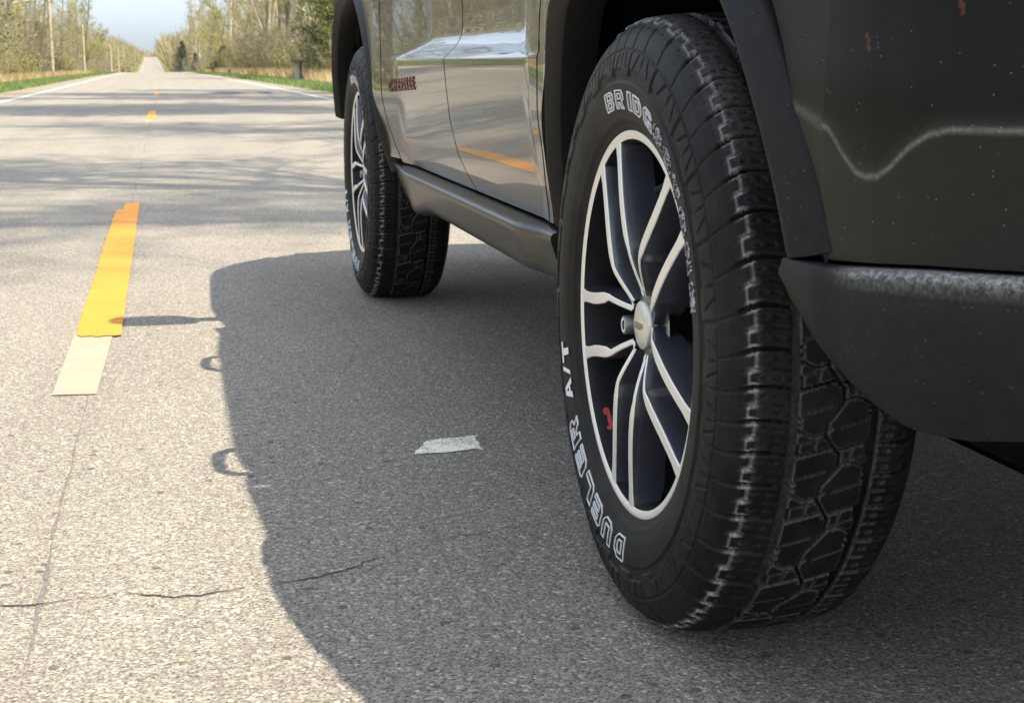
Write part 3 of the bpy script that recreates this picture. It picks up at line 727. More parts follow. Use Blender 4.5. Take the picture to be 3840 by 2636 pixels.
# ------------------------------------------------------------------ wheel
def tyre_profile():
    c = [(.006, .228), (-.001, .2345), (-.0035, .240), (-.009, .250), (-.0135, .262), (-.0160, .277), (-.0166, .292), (-.0156, .307), (-.0130, .320), (-.0092, .332), (-.0042, .344), (.0015, .3535), (.0088, .3605), (.020, .3650), (.045, .3685), (.075, .3703), (.10, .3710)]
    c = np.array(c); m_ = c[:-1][::-1].copy(); m_[:, 0] = .2-m_[:, 0]; c = np.concatenate([c, m_])
    d = np.concatenate([[0], np.cumsum(np.hypot(*np.diff(c, axis=0).T))])
    a_sh = d[11]   # shoulder arc position
    aL, aR = a_sh-.068, d[-1]-(a_sh-.068)
    t = np.concatenate([np.linspace(0, aL, 22)[:-1], np.linspace(aL, aR, 290), np.linspace(aR, d[-1], 24)[1:]])
    # smooth the corner polygon
    tt = np.linspace(0, d[-1], 1200); px = np.interp(tt, d, c[:, 0]); pr = np.interp(tt, d, c[:, 1])
    k = np.hanning(31); k /= k.sum()
    px2 = np.convolve(np.pad(px, 15, 'edge'), k, 'valid'); pr2 = np.convolve(np.pad(pr, 15, 'edge'), k, 'valid')
    wgt = np.clip(np.minimum(tt, d[-1]-tt)/.01, 0, 1); px = px*(1-wgt)+px2*wgt; pr = pr*(1-wgt)+pr2*wgt
    return np.interp(t, tt, px), np.interp(t, tt, pr), t-a_sh, d[-1]-2*a_sh
def frac(x): return x-np.floor(x)
def relief(a, ph, A):
    """cut depth (m) over tread arc a (0..A) and pitch angle ph"""
    mid = a > A/2
    a_ = np.where(mid, A-a, a); p_ = np.where(mid, -ph+.37, ph)
    P = .0453; e = .0011
    g = frac(p_/2)
    cut = np.zeros_like(a_)
    def put(dist_in, depth):   # dist_in: signed inside distance
        nonlocal cut
        cut = np.maximum(cut, depth*np.clip(dist_in/e+.5, 0, 1))
    c = .0040*np.sin(np.clip(a_/.056, -.4, 1)*math.pi*1.2) + .10*a_
    f = frac(p_ - c/P); ds = np.minimum(f, 1-f)*P
    hw = np.interp(a_, [-.03, -.012, 0, .012, .03, .056], [.0012, .0014, .0026, .0034, .0022, .0009])
    inrow = np.minimum(a_+.026, .058-a_)
    put(np.minimum(hw-ds, inrow), np.interp(a_, [-.026, -.006, .004, .02], [.0022, .003, .0075, .0095]))
    d5 = np.abs(f-.5)*P
    put(np.minimum(.0010-d5, np.minimum(a_-.002, .024-a_)), .004)
    put(np.minimum(.0008-np.abs(d5), np.minimum(a_-.036, .056-a_)), .004)
    # sipes, wavy
    for q in (.25, .75):
        dq = np.abs(f-q)*P + .0012*np.sin(a_*420)
        put(np.minimum(.0007-np.abs(dq), np.minimum(a_-.022, .054-a_)), .003)
    edge = np.where(f < .5, .0105, .0185)
    put(np.minimum(edge-a_, a_+.010), .0020*np.clip((a_+.010)/.014, 0, 1))
    # first circumferential groove with toothed inner wall
    teeth = np.where((g > .34) & (g < .62), .004*(frac(g*2*5) > .5), np.where(g < .2, .0035, 0.))
    put(np.minimum(a_-.0545, .0632+teeth-a_), .0085)
    # second row
    c2 = .30*(a_-.064)
    ds2 = (frac(g - c2/(2*P) + .5)-.5)*2*P
    hw2 = np.interp(a_, [.064, .075, .098], [.0024, .0015, .0018])
    put(np.minimum(hw2-np.abs(ds2), np.minimum(a_-.060, .104-a_)), .009)
    c3 = -.010*np.sin((a_-.064)/.036*math.pi)
    ds3 = (frac(g-.42 - c3/(2*P) + .5)-.5)*2*P
    put(np.minimum(np.interp(a_, [.064, .09, .1], [.0016, .001, .0009])-np.abs(ds3), np.minimum(a_-.060, .100-a_)), .0065)
    sp = .083 + .008*(g-.2)
    put(np.minimum(.0009-np.abs(a_-sp), np.minimum(g-.06, .36-g)*2*P), .004)
    for q_, o2 in ((.70, .3), (.24, .25)):
        dq = np.abs((frac(g-q_-o2*(a_-.08)/(2*P)+.5)-.5)*2*P)
        put(np.minimum(.0005-dq, np.minimum(a_-.066, .097-a_)), .003)
    # centre zig-zag
    tri = np.abs(frac(g+.1)-.5)*4-1
    zc_ = A/2 - .0005 + .0085*np.clip(tri*1.6, -1, 1)*np.where(mid, -1, 1)*0 + 0
    zz = A/2 + .0085*np.clip((np.abs(frac(ph/2+.1)-.5)*4-1)*1.7, -1, 1)
    put(.0019-np.abs(a-zz), .008)
    # upper-sidewall lugs, a band below the shoulder blocks
    b_ = a_+.029
    fs = frac(p_*.5+.15)
    side = np.zeros_like(a_)
    def puts(di, dep):
        nonlocal side
        side = np.maximum(side, dep*np.clip(di/.0014+.5, 0, 1))
    puts(np.minimum(.0032-np.abs(fs-.04)*2*P, np.minimum(-.001-b_, b_+.034)), .0030)
    puts(np.minimum(.0022-np.abs(fs-.50)*2*P-.25*np.abs(b_+.008), np.minimum(-.001-b_, b_+.018)), .0028)
    puts(np.minimum(.0018-np.abs((fs-.27)*2*P-.6*(b_+.012)), np.minimum(-.002-b_, b_+.020)), .0026)
    puts(np.minimum(.0018-np.abs((fs-.76)*2*P+.6*(b_+.012)), np.minimum(-.002-b_, b_+.020)), .0026)
    step = -.0215-.0085*((fs > .06) & (fs < .5))
    puts(np.minimum(step-b_, b_+.037), .0028)
    puts(.0012-np.abs(b_), .0022)
    cut = np.where(b_ < .0015, side, cut)
    return cut
def make_tyre():
    px, pr, a, A = tyre_profile()
    n = 1500; th = np.linspace(0, 2*math.pi, n, endpoint=False); ph = th/(2*math.pi)*52
    # gentle pitch variation
    ph = ph + .35*np.sin(th*3) + .2*np.sin(th*7+1)
    Ag, PH = np.meshgrid(a, ph); cut = relief(Ag, PH, A)
    cut = np.where((Ag > -.067) & (Ag < A+.067), cut, 0)
    tx = np.gradient(px); tr = np.gradient(pr); L = np.hypot(tx, tr); nx, nr = -tr/L, tx/L    # outward normal in (x,r)
    if nr[len(nr)//2] < 0: nx, nr = -nx, -nr
    bead = .0012*np.exp(-((pr-.247)/.0016)**2)*(np.abs(px-.1) > .09)
    disp = -cut + bead[None, :]
    X = px[None, :] + nx[None, :]*disp; Rr = pr[None, :] + nr[None, :]*disp
    Y = -Rr*np.cos(th)[:, None]; Z = Rr*np.sin(th)[:, None]
    # loaded flat with sidewall bulge
    low = sstep(-Z, .26, .365)
    X = X + np.where(X < .1, -1, 1)*.007*low*np.exp(-((Rr-.31)/.03)**2)*1.25
    flat = .3605; Z = np.where(Z < -flat, -flat + (Z+flat)*.04, Z)
    # dust on scuffed edges and in groove floors; shoulder also paler towards the top
    gx = np.abs(np.gradient(cut, axis=0))+np.abs(np.gradient(cut, axis=1))
    ed = np.clip(gx/.0022, 0, 1)
    ed0 = ed.copy()
    for ax in (0, 1): ed = (np.roll(ed, 1, ax)+ed+np.roll(ed, -1, ax))/3
    top = np.clip(1-cut/.006, 0, 1)
    shoulder = np.exp(-((Ag-.0145)/.0055)**2)
    dust = np.clip(ed*.05*top*(Ag > -.03) + 2.3*ed*top*shoulder + .20*ed0*(cut < .0045)*(Ag > .062)*(Ag < A-.03) + .14*((cut > .006) & (Ag > .054) & (Ag < .066)) + .22*np.exp(-((Ag-.024)/.022)**2)*sstep(Z, .16, .30)*top*(Ag > -.024), 0, 1)
    # dry film on the flank
    dust = np.maximum(dust, .02*(Ag < -.03))
    me = mesh('tyre', np.stack([X, Y, Z], -1).reshape(-1, 3), gridfaces(n, len(a), wu=True), M['rubber'], True, attrs=dict(dust=dust.ravel()))
    return me, px, pr
TY, PX, PR = make_tyre()
half = np.argmax(PR); SX = lambda r: np.interp(r, PR[5:half], PX[5:half])
def wpos(theta, r, x):   # wheel-face angle (deg, from +u = rearward, counter-clockwise seen from outside)
    return (x, -r*math.cos(rad(theta)), r*math.sin(rad(theta)))
def lettering(upper):
    mb = MB()
    def put(ch, th0, wdeg, r0, r1, solid=False):
        H = r1-r0; Wm = rad(wdeg)*(r0+r1)/2
        mp = lambda u, v, lift: (lambda r_: wpos(th0-wdeg*u/Wm, r_, float(SX(r_))-lift))(r0+v)
        polys = [[(x*Wm, y*H) for x, y in p] for p in FONT[ch]]
        if solid:
            pts = [q for p in polys for q in p]; tri = tessellate_polygon([[Vector((x, y, 0)) for x, y in p] for p in polys])
            mb.add([mp(x, y, .0016) for x, y in pts], tri); return
        for p in polys:
            hole = p is not polys[0]
            p = subdiv(p, .004); p = p if area(p) > 0 else p[::-1]
            p, q = inset(p, -.0015 if hole else .0015)
            n = len(p); rings = [[mp(x, y, l) for x, y in pp] for pp, l in ((p, 0.), (p, .0015), (q, .0015), (q, 0.))]
            mb.grid(rings, wv=True)
    if upper:
        t = 104.; glare_wear = []
        for ch in 'BRIDGESTONE':
            put(ch, t, 6.6, .259, .2815); glare_wear += [int(t < 71)]*(mb.n-len(glare_wear)); t -= 8.7 if ch != 'I' else 6.6
    else:
        for ch, t0 in zip('DUELER', (-84.0, -95.6, -105.6, -115.2, -125.0, -134.6)): put(ch, t0, 8.0, .2595, .290)
        put('A', -148.5, 6.4, .2600, .2820, True); put('/', -155.3, 4.2, .2600, .2820, True); put('T', -160.0, 6.0, .2600, .2820, True)
    mi = [glare_wear[f[0]] for f in mb.F] if upper else None
    return mesh('tyre_lettering', np.concatenate(mb.V), mb.F, [M['white_rubber'], M['glare_scuffed_letter']], True, mi, auto=30)
LT = (lettering(True), lettering(False))
FXr, FXx = [.0, .03, .04, .05, .062, .074, .086, .098, .112, .13, .15, .175, .2, .2255, .3], [.0145, .0142, .0126, .0092, .0048, .0008, -.0024, -.0042, -.0050, -.0050, -.0043, -.0029, -.0013, .0, .0]
def fx(r): return float(np.interp(r, FXr, FXx))
def make_rim():
    mb = MB()
    # barrel and lip : lathe (x, r, material)
    def lathe(pr, mi, n=160):
        th = np.linspace(0, 2*math.pi, n, endpoint=False)
        mb.grid(np.array([[(x, -r*math.cos(t), r*math.sin(t)) for x, r in pr] for t in th]), mi, wu=True)
    lathe([(.008, .2352), (.002, .2350), (-.0012, .2338), (-.0016, .2322), (-.0012, .2285), (.0008, .2238)], 0)
    lathe([(.0008, .2238), (.010, .2218), (.030, .2190), (.07, .2130), (.13, .2060), (.195, .206)], 3)
    lathe([(.16, .206), (.16, .0)], 2)
    hub = [(.060, .205), (.058, .12), (.045, .075), (.030, .060), (.0205, .043), (.0180, .0345), (.0180, .0)]
    lathe(hub[3:], 1)
    # arms: 5 pairs, each arm a bar with a machined face
    xy = [(.0412, .0048), (.048, .0078), (.066, .0142), (.0905, .0222), (.1045, .0330), (.130, .0522), (.150, .0664), (.169, .0786), (.187, .0896), (.2045, .1000)]
    rel = [(math.hypot(a_, b_), math.degrees(math.atan2(b_, a_))) for a_, b_ in xy]
    wid = [.0072, .0074, .0076, .0084, .0142, .0150, .0150, .0148, .0150, .0200]
    # finer sampling
    rs = np.array([q[0] for q in rel]); f = np.linspace(rs[0], rs[-1], 46); an = np.interp(f, rs, [q[1] for q in rel]); wd = np.interp(f, rs, wid)
    lat = np.interp(f, rs, [q[1] for q in xy]); an = np.degrees(np.arcsin(lat/f))
    for c0 in (9, 81, 153, 225, 297):
        for sg in (-1, 1):
            F = []; B = []
            for r_, a_, w_ in zip(f, an, wd):
                cen = rad(c0+sg*a_); p = np.array([r_*math.cos(cen), r_*math.sin(cen)])
                i = len(F); F.append((p, w_, r_))
            pts = np.array([q[0] for q in F]); tg = np.gradient(pts, axis=0); tg /= np.linalg.norm(tg, axis=1)[:, None]; nn = np.stack([-tg[:, 1], tg[:, 0]], -1)
            G = []
            for (p, w_, r_), nv in zip(F, nn):
                x0 = fx(r_); dep = float(np.interp(r_, [.04, .08, .12, .2, .2275], [.020, .034, .044, .040, .030])); ch = .0011
                row = []
                for o_, x, _ in ((-w_/2-.0045, x0+dep, 0), (-w_/2-.0006, x0+.0030, 0), (-w_/2, x0+ch, 0), (-w_/2+ch, x0, 0), (w_/2-ch, x0, 0), (w_/2, x0+ch, 0), (w_/2+.0006, x0+.0030, 0), (w_/2+.0045, x0+dep, 0)):
                    q = p + nv*o_; row.append((x, -q[0], q[1]))
                G.append(row)
            G = np.array(G)
            mb.grid(G[:, 2:6], 0); mb.grid(G[:, 0:3], 1); mb.grid(G[:, 5:8], 1)
            mb.grid(np.stack([G[:, 0], G[:, 7]], 1), 1)
        # rounded apex joining the pair near the hub
        P = []
        for t in np.linspace(-1, 1, 15):
            a_ = rad(c0+8.2*t); rr_ = .0425-.0035*(1-t*t)
            P.append([(fx(rr_)-.0004, -(rr_-.0028)*math.cos(a_), (rr_-.0028)*math.sin(a_)), (fx(rr_+.0034)-.0004, -(rr_+.0034)*math.cos(a_), (rr_+.0034)*math.sin(a_))])
        mb.grid(P, 0)
        # recessed web between the pair
        P = []
        for r_ in np.linspace(.036, .088, 8):
            hw_ = float(np.interp(r_, rs, [q[1] for q in rel]))
            xw = fx(r_)+float(np.interp(r_, [.036, .06, .1, .15], [.010, .016, .024, .034]))
            P.append([(xw, -r_*math.cos(rad(c0+hw_*s_)), r_*math.sin(rad(c0+hw_*s_))) for s_ in np.linspace(-1, 1, 5)])
        mb.grid(P, 1)
    me = mesh('rim', np.concatenate(mb.V), mb.F, [M['alloy'], M['gloss'], M['liner'], M['barrel']], True, mb.M, auto=28)
    return me
RIM = make_rim()
def make_cap():
    mb = MB(); pr = [(.0190, .0305), (.0135, .0302), (.0118, .0290), (.0112, .0270), (.0104, .0255), (.0094, .0225), (.0082, .012), (.0078, .0004)]
    th = np.linspace(0, 2*math.pi, 48, endpoint=False)
    mb.grid(np.array([[(x, -r*math.cos(t), r*math.sin(t)) for x, r in pr] for t in th]), 0, wu=True)
    # small embossed word and a tiny grille-like row
    def emb(word, cy, h, wd, mi=1):
        n = len(word); x = -wd*n/2
        for ch in word:
            polys = [[(x+px*wd*.8, cy+py*h) for px, py in p] for p in FONT[ch]]
            tri = tessellate_polygon([[Vector((a, b, 0)) for a, b in p] for p in polys]); pts = [q for p in polys for q in p]
            mb.add([(.0070, -a, b) for a, b in pts], tri, mi); x += wd
    FONT.setdefault('P', [[(0,0),(.33,0),(.33,.34),(.8,.34),(1,.5),(1,.82),(.8,1),(0,1)], [(.33,.56),(.66,.56),(.66,.78),(.33,.78)]])
    FONT.setdefault('J', [[(0,.3),(0,.15),(.18,0),(.8,0),(1,.2),(1,1),(.66,1),(.66,.26),(.34,.26),(.34,.3)]])
    emb('JEEP', -.0045, .008, .0085)
    return mesh('hub_cap', np.concatenate(mb.V), mb.F, [M['cap'], M['lug']], True, mb.M, auto=35)
CAP = make_cap()
def make_lug():
    mb = MB(); th = np.linspace(0, 2*math.pi, 24, endpoint=False)
    rr_ = [(.045, .0125), (.007, .0120), (.0045, .0112), (.004, .0092)]
    mb.grid(np.array([[(x, -r*math.cos(t), r*math.sin(t)) for x, r in rr_] for t in th]), 0, wu=True)
    mb.grid(np.array([[(x, -r*math.cos(t), r*math.sin(t)) for x, r in ((.004, .0092), (.0042, .0062))] for t in th]), 1, wu=True)
    mb.grid(np.array([[(x, -r*math.cos(t), r*math.sin(t)) for x, r in ((.0042, .0062), (.010, .0058), (.010, .0002))] for t in th]), 0, wu=True)
    mb.grid(np.array([[(x, -r*math.cos(t), r*math.sin(t)) for x, r in ((.0095, .0034), (.0062, .0030), (.0062, .0002))] for t in th]), 1, wu=True)
    return mesh('lug_nut', np.concatenate(mb.V), mb.F, [M['lug'], M['lugface']], True, mb.M, auto=30)
LUG = make_lug()
mbv = MB(); mbv.tube([(.030, -.205*math.cos(rad(63)), .205*math.sin(rad(63))), (.0, -.188*math.cos(rad(63)), .188*math.sin(rad(63)))], [.0065, .0055], 10)
VALVE = mesh('valve_stem', np.concatenate(mbv.V), mbv.F, M['plastic'], True, mbv.M, auto=40)
def red_mark():
    mb = MB(); S0 = .217
    def p(th_, x): 
        r_ = float(np.interp(x, [.010, .03, .07, .13], [.2225, .2190, .2130, .2060])) - .0008
        return (x, -r_*math.cos(rad(th_)), r_*math.sin(rad(th_)))
    def blob(tc, xc_, rt, rx, n=16): mb.add([p(tc+rt*math.cos(2*math.pi*k/n), xc_+rx*math.sin(2*math.pi*k/n)) for k in range(n)], [tuple(range(n))])
    blob(-139.0, .0170, 1.5, .0048); blob(-132.4, .0165, 1.0, .0034); blob(-135.4, .0195, 3.4, .0032)
    return mesh('red_wheel_mark', np.concatenate(mb.V), mb.F, M['red'], False, mb.M)
RED = red_mark()
def wheel(x, y, flip=False, rot=0., label=None, parts=True):
    wl = empty('wheel', (x, y, ZC)); cpart(wl)
    if flip: wl.rotation_euler = (0, 0, math.pi)
    if label: wl['label'] = label
    link('tyre', TY, wl)
    link('rim', RIM, wl); link('hub_cap', CAP, wl); [link('tyre_lettering', q, wl) for q in LT]
    for k in range(5):
        a = 189+72*k; link('lug_nut', LUG, wl, wpos(a, .055, .0015 if k == 0 else .026))
    link('valve_stem', VALVE, wl)
    if label: link('red_wheel_mark', RED, wl)
    return wl
wheel(0, 0, label='rear wheel nearest the camera')
wheel(0, WB)
wheel(CARW, 0, True); wheel(CARW, WB, True)

# door badge
def badge():
    mb = MB(); y = 2.045; h = .029; wdt = .030
    for i, ch in enumerate('CHEROKEE'):
        polys = [[(px*wdt, py*h) for px, py in p] for p in FONT[ch]]
        def mp(u, v, lift): yy_ = y-u; zz = .607+v-.004*(2.05-yy_)*0+.012*(2.05-yy_)/.4; return (float(S(yy_, zz))-lift, yy_, zz)
        big = []
        tri = tessellate_polygon([[Vector((a, b, 0)) for a, b in p] for p in polys]); pts = [q for p in polys for q in p]
        mb.add([mp(a, b, .0032) for a, b in pts], tri, 0)
        for p in polys:
            p = p if area(p) > 0 else p[::-1]
            _, q = inset(p, -.0007)
            mb.grid([[mp(a, b, .0) for a, b in q], [mp(a, b, .0026) for a, b in q], [mp(a, b, .0034) for a, b in p]], 1, wv=True)
        y -= .044
    me = mesh('badge', np.concatenate(mb.V), mb.F, [M['badge'], M['badge_red']], False, mb.M)
    return cpart(link('badge', me), fd)
badge()

# ------------------------------------------------------------------ vegetation
def seg_quads(A, B, w0, w1, rng):
    """flat ribbons between points A,B (n,3)"""
    n = len(A); d = B-A; r_ = rng.normal(size=(n, 3)); c = np.cross(d, r_); c /= np.linalg.norm(c, axis=1)[:, None]+1e-9
    w0 = np.broadcast_to(w0, n)[:, None]; w1 = np.broadcast_to(w1, n)[:, None]
    V = np.stack([A-c*w0/2, A+c*w0/2, B+c*w1/2, B-c*w1/2], 1).reshape(-1, 3)
    return V, np.arange(4*n).reshape(-1, 4)
def leaf_quads(C, s, rng):
    n = len(C); a = rng.normal(size=(n, 3)); a /= np.linalg.norm(a, axis=1)[:, None]; b = np.cross(a, rng.normal(size=(n, 3))); b /= np.linalg.norm(b, axis=1)[:, None]+1e-9
    s = np.broadcast_to(s, n)[:, None]
    V = np.stack([C-a*s, C-b*s*.5, C+a*s, C+b*s*.5], 1).reshape(-1, 3); return V, np.arange(4*n).reshape(-1, 4)
def unit(v): return v/(np.linalg.norm(v, axis=-1, keepdims=True)+1e-9)
def bare_tree(name, seed, h, spread=.35, bark='bark', twig='twig', leaf=None, nleaf=0, dens=1., fork=False, lean=0., first=.25):
    rng = np.random.default_rng(seed); mb = MB()
    def trunkline(p, d, L, n=8, wob=.06):
        P = [p]
        for i in range(n): d = unit(d+rng.normal(size=3)*wob+np.array([0, 0, .02])); P.append(P[-1]+d*L/n)
        return np.array(P)
    r0 = .011*h+.02
    stems = [(np.zeros(3), unit(np.array([lean, rng.normal()*.04, 1.])), h, r0)]
    if fork: stems += [(np.array([0, 0, h*.12]), unit(np.array([.22, .1, 1.])), h*.85, r0*.7), (np.array([0, 0, h*.2]), unit(np.array([-.25, -.1, 1.])), h*.7, r0*.6)]
    ends = []
    for p, d, L, rr_ in stems:
        T = trunkline(p, d, L, 9, .05); mb.tube(T, np.linspace(rr_, rr_*.15, len(T)), 6, 0, False)
        nb = int(16*dens*L/h)
        for k in range(nb):
            t = first+(1-first)*(k+rng.random())/nb; i = min(int(t*9), 8); q = T[i]+(T[i+1]-T[i])*(t*9-i)
            az = rng.random()*2*math.pi; el = rng.uniform(.35, 1.1)
            dd_ = np.array([math.cos(az)*math.cos(el), math.sin(az)*math.cos(el), math.sin(el)]); l = L*spread*(1.15-t)*rng.uniform(.6, 1.2)+.3
            Bq = trunkline(q, dd_, l, 5, .14); mb.tube(Bq, np.linspace(rr_*.38*(1.1-t)+.008, .006, len(Bq)), 4, 0, False); ends.append(Bq)
    A = []; B = []
    for Bq in ends:
        n2 = int(12*dens)
        for _ in range(n2):
            t = rng.uniform(.15, 1)*5; i = min(int(t), 4); q = Bq[i]+(Bq[i+1]-Bq[i])*(t-i)
            d = unit(unit(Bq[i+1]-Bq[i])+rng.normal(size=3)*.55+np.array([0, 0, .25])); l = rng.uniform(.35, 1.0)*h*.07+.15
            e = q+d*l; A.append(q); B.append(e)
            for _ in range(4):
                s_ = q+d*l*rng.random(); A.append(s_); B.append(s_+unit(d+rng.normal(size=3)*.6)*l*rng.uniform(.3, .7))
    A = np.array(A); B = np.array(B)
    V, F = seg_quads(A, B, .02, .008, rng); mats = [M[twig]]; mi = [0]*len(F)
    nb_ = int(700*dens); ii = rng.integers(0, len(A), nb_); Vb, Fb = leaf_quads(B[ii]+rng.normal(size=(nb_, 3))*.12, rng.uniform(.03, .08, nb_), rng); F = np.concatenate([F, Fb+len(V)]); V = np.concatenate([V, Vb]); mi += [0]*nb_
    if leaf:
        ii = rng.integers(0, len(A), nleaf); C = A[ii]+(B[ii]-A[ii])*rng.random((nleaf, 1))+rng.normal(size=(nleaf, 3))*.05
        V2, F2 = leaf_quads(C, rng.uniform(.03, .075, nleaf), rng); F = np.concatenate([F, F2+len(V)]); V = np.concatenate([V, V2]); mats.append(M[leaf]); mi += [1]*len(F2)
    tm = mesh(name+'_trunk', np.concatenate(mb.V), mb.F, M[bark], True, mb.M)
    cm = mesh(name+'_crown', V, F, mats, False, mi)
    return tm, cm
def brush(name, seed, h, wdt, twig='twig_grey', leaf=None, nleaf=0, ns=48):
    rng = np.random.default_rng(seed); mb = MB(); A = []; B = []
    for k in range(ns):
        az = rng.random()*2*math.pi; rr_ = rng.random()**.6*wdt*.4; p = np.array([math.cos(az)*rr_, math.sin(az)*rr_, 0]); d = unit(np.array([math.cos(az)*rng.uniform(0, .5), math.sin(az)*rng.uniform(0, .5), 1.])); L = h*rng.uniform(.5, 1.)
        P = [p]
        for i in range(5): d = unit(d+rng.normal(size=3)*.12); P.append(P[-1]+d*L/5)
        P = np.array(P); mb.tube(P, np.linspace(.016, .004, 6), 4, 0, False)
        for _ in range(30):
            t = rng.uniform(.1, 1)*5; i = min(int(t), 4); q = P[i]+(P[i+1]-P[i])*(t-i); dd_ = unit(d+rng.normal(size=3)*.7); l = rng.uniform(.2, .55)*h*.3
            A.append(q); B.append(q+dd_*l)
            for _ in range(2): s_ = q+dd_*l*rng.random(); A.append(s_); B.append(s_+unit(dd_+rng.normal(size=3)*.7)*l*.5)
    A = np.array(A); B = np.array(B); V, F = seg_quads(A, B, .014, .006, rng); mats = [M[twig]]; mi = [0]*len(F)
    if leaf:
        ii = rng.integers(0, len(A), nleaf); C = A[ii]+(B[ii]-A[ii])*rng.random((nleaf, 1))
        V2, F2 = leaf_quads(C, rng.uniform(.03, .07, nleaf), rng); F = np.concatenate([F, F2+len(V)]); V = np.concatenate([V, V2]); mats.append(M[leaf]); mi += [1]*len(F2)
    return mesh(name+'_stems', np.concatenate(mb.V), mb.F, M['bark'], True, mb.M), mesh(name+'_twigs', V, F, mats, False, mi)
def conifer(name, seed, h, wdt, needle='needle', base=.06, n=150, ragged=.3):
    rng = np.random.default_rng(seed); mb = MB(); mb.tube([(0, 0, 0), (0, 0, h*.6), (0, 0, h*.98)], [.014*h+.02, .008*h, .004], 6, 0, False)
    C = []; A = []; B = []
    for k in range(n):
        t = base+(1-base)*(k/n)**.9; az = rng.random()*2*math.pi; L = wdt*.5*(1-t)**.8*rng.uniform(1-ragged, 1+ragged*.6)+.08; z = t*h
        d = np.array([math.cos(az), math.sin(az), rng.uniform(-.12, .35)]); tip = np.array([0, 0, z])+d*L; A.append((0, 0, z)); B.append(tip)
        m_ = int(10+30*L)
        s_ = rng.uniform(.2, 1.05, m_)[:, None]; C.append(np.array([0, 0, z])+d*L*s_+rng.normal(size=(m_, 3))*(.05+.06*L))
    C = np.concatenate(C); V, F = leaf_quads(C, rng.uniform(.05, .12, len(C)), rng)
    V2, F2 = seg_quads(np.array(A, float), np.array(B), .03, .008, rng)
    tm = mesh(name+'_trunk', np.concatenate(mb.V), mb.F, M['bark'], True, mb.M)
    cm = mesh(name+'_crown', np.concatenate([V, V2]), np.concatenate([F, F2+len(V)]), [M[needle], M['bark']], False, [0]*len(F)+[1]*len(F2))
    return tm, cm
def plant(name, meshes, x, y, label, cat, group=None, sc_=1., rz=0., parts=('trunk', 'crown')):
    e = empty(name, (x, y, gz(x, y)-.03), label, cat, group); e.rotation_euler = (0, 0, rz); e.scale = (sc_,)*3
    for pn_, me in zip(parts, meshes): link(pn_, me, e)
    return e
V_tree = [bare_tree('bare_a', 1, 13, .30, leaf='leaf_y', nleaf=1500), bare_tree('bare_b', 2, 15, .26, twig='twig_grey', dens=1.15, leaf='leaf_y', nleaf=900), bare_tree('bare_c', 3, 11, .38, bark='bark_pale', leaf='leaf_y', nleaf=1600), bare_tree('bare_d', 4, 17, .24, bark='bark_pale', twig='twig_grey', dens=1.2, leaf='leaf_g', nleaf=1000),
          bare_tree('bud_a', 5, 12, .32, leaf='leaf_y', nleaf=3000), bare_tree('bud_b', 6, 10, .36, leaf='leaf_g', nleaf=2600)]
V_brush = [brush('brush_a', 11, 2.6, 3., leaf='leaf_y', nleaf=700), brush('brush_b', 12, 3.2, 3.4, twig='twig', leaf='leaf_g', nleaf=800), brush('brush_c', 13, 2.0, 2.6, twig='twig', leaf='leaf_y', nleaf=1100), brush('brush_d', 14, 3.8, 3.2, twig='twig_grey')]
R = random.Random(77)
# featured plants
plant('spruce_tree', conifer('spruce', 21, 5.2, 3.6, 'needle'), -12.6, 150, 'dark green spruce standing just behind the nearest utility pole', 'tree')
plant('willow_shrub', brush('willow', 22, 3.9, 2.6, 'twig', 'leaf_y', 1600), -10.9, 152, 'upright yellow-green willow shrub right of the nearest utility pole', 'shrub', parts=('stems', 'twigs'))
plant('budding_tree', bare_tree('bud_tall', 23, 17, .22, leaf='leaf_g', nleaf=6000, first=.15, dens=1.4), -14.2, 262, 'tall pale green budding tree at the edge of the left wood by the sky gap', 'tree')
plant('pine_tree', conifer('pine_l', 24, 11, 7, 'needle_l', .12, 170, .5), -13.2, 98, 'large grey-green pine at the left edge of the view', 'tree')
plant('pine_tree', conifer('pine_m', 25, 9, 4.6, 'needle_l', .2, 130, .5), -14.2, 122, 'smaller ragged pine between the large left pine and the nearest pole', 'tree')
plant('yellow_shrub', brush('forsythia', 26, 2.3, 3.2, 'twig', 'leaf_y', 1500), -10.6, 104, 'low yellowish shrub in front of the left pines', 'shrub', parts=('stems', 'twigs'))
plant('blue_conifer', conifer('blue', 31, 8.4, 6., 'needle_b', .03, 200), float(xc(330))+6.4, 330, 'rounded blue-green conifer where the right tree line meets the road', 'tree')
plant('cedar_tree', conifer('cedar_a', 32, 5., 2.6, 'needle'), 4.0, 288, 'slim dark cedar far down the right tree line', 'tree')
plant('cedar_bush', conifer('cedar_b', 33, 3.0, 3.0, 'needle', .02, 150, .5), 5.2, 171, 'dark bushy cedar below the yellow-leaved shrub on the right', 'tree')
plant('leafing_shrub', brush('leafing', 34, 4.8, 4.6, 'twig', 'leaf_y', 3600, 44), 5.9, 176, 'tall yellow-leaved shrub on the right verge above a dark cedar', 'shrub', parts=('stems', 'twigs'))
plant('forked_tree', bare_tree('forked', 35, 15, .25, bark='bark_pale', twig='twig_grey', fork=True, first=.4), 7.6, 134, 'pale bare tree forking into several trunks behind the right verge', 'tree')
plant('leaning_tree', bare_tree('leaning', 36, 7.5, .2, bark='bark_pale', twig='twig', lean=-.55, dens=.6, first=.5), 7.4, 138, 'thin pale trunk leaning left in front of the right wood', 'tree')
plant('yellow_shrub', brush('yellow_r', 37, 3.7, 5., 'twig', 'leaf_y', 3600, 44), 7.6, 108, 'wide yellow-green shrub left of the bright green evergreen', 'shrub', parts=('stems', 'twigs'))
plant('evergreen_tree', conifer('bright', 38, 10, 4.8, 'needle_y', .06, 260, .5), 7.5, 74, 'bright green evergreen close to the front wheel arch of the car', 'tree')
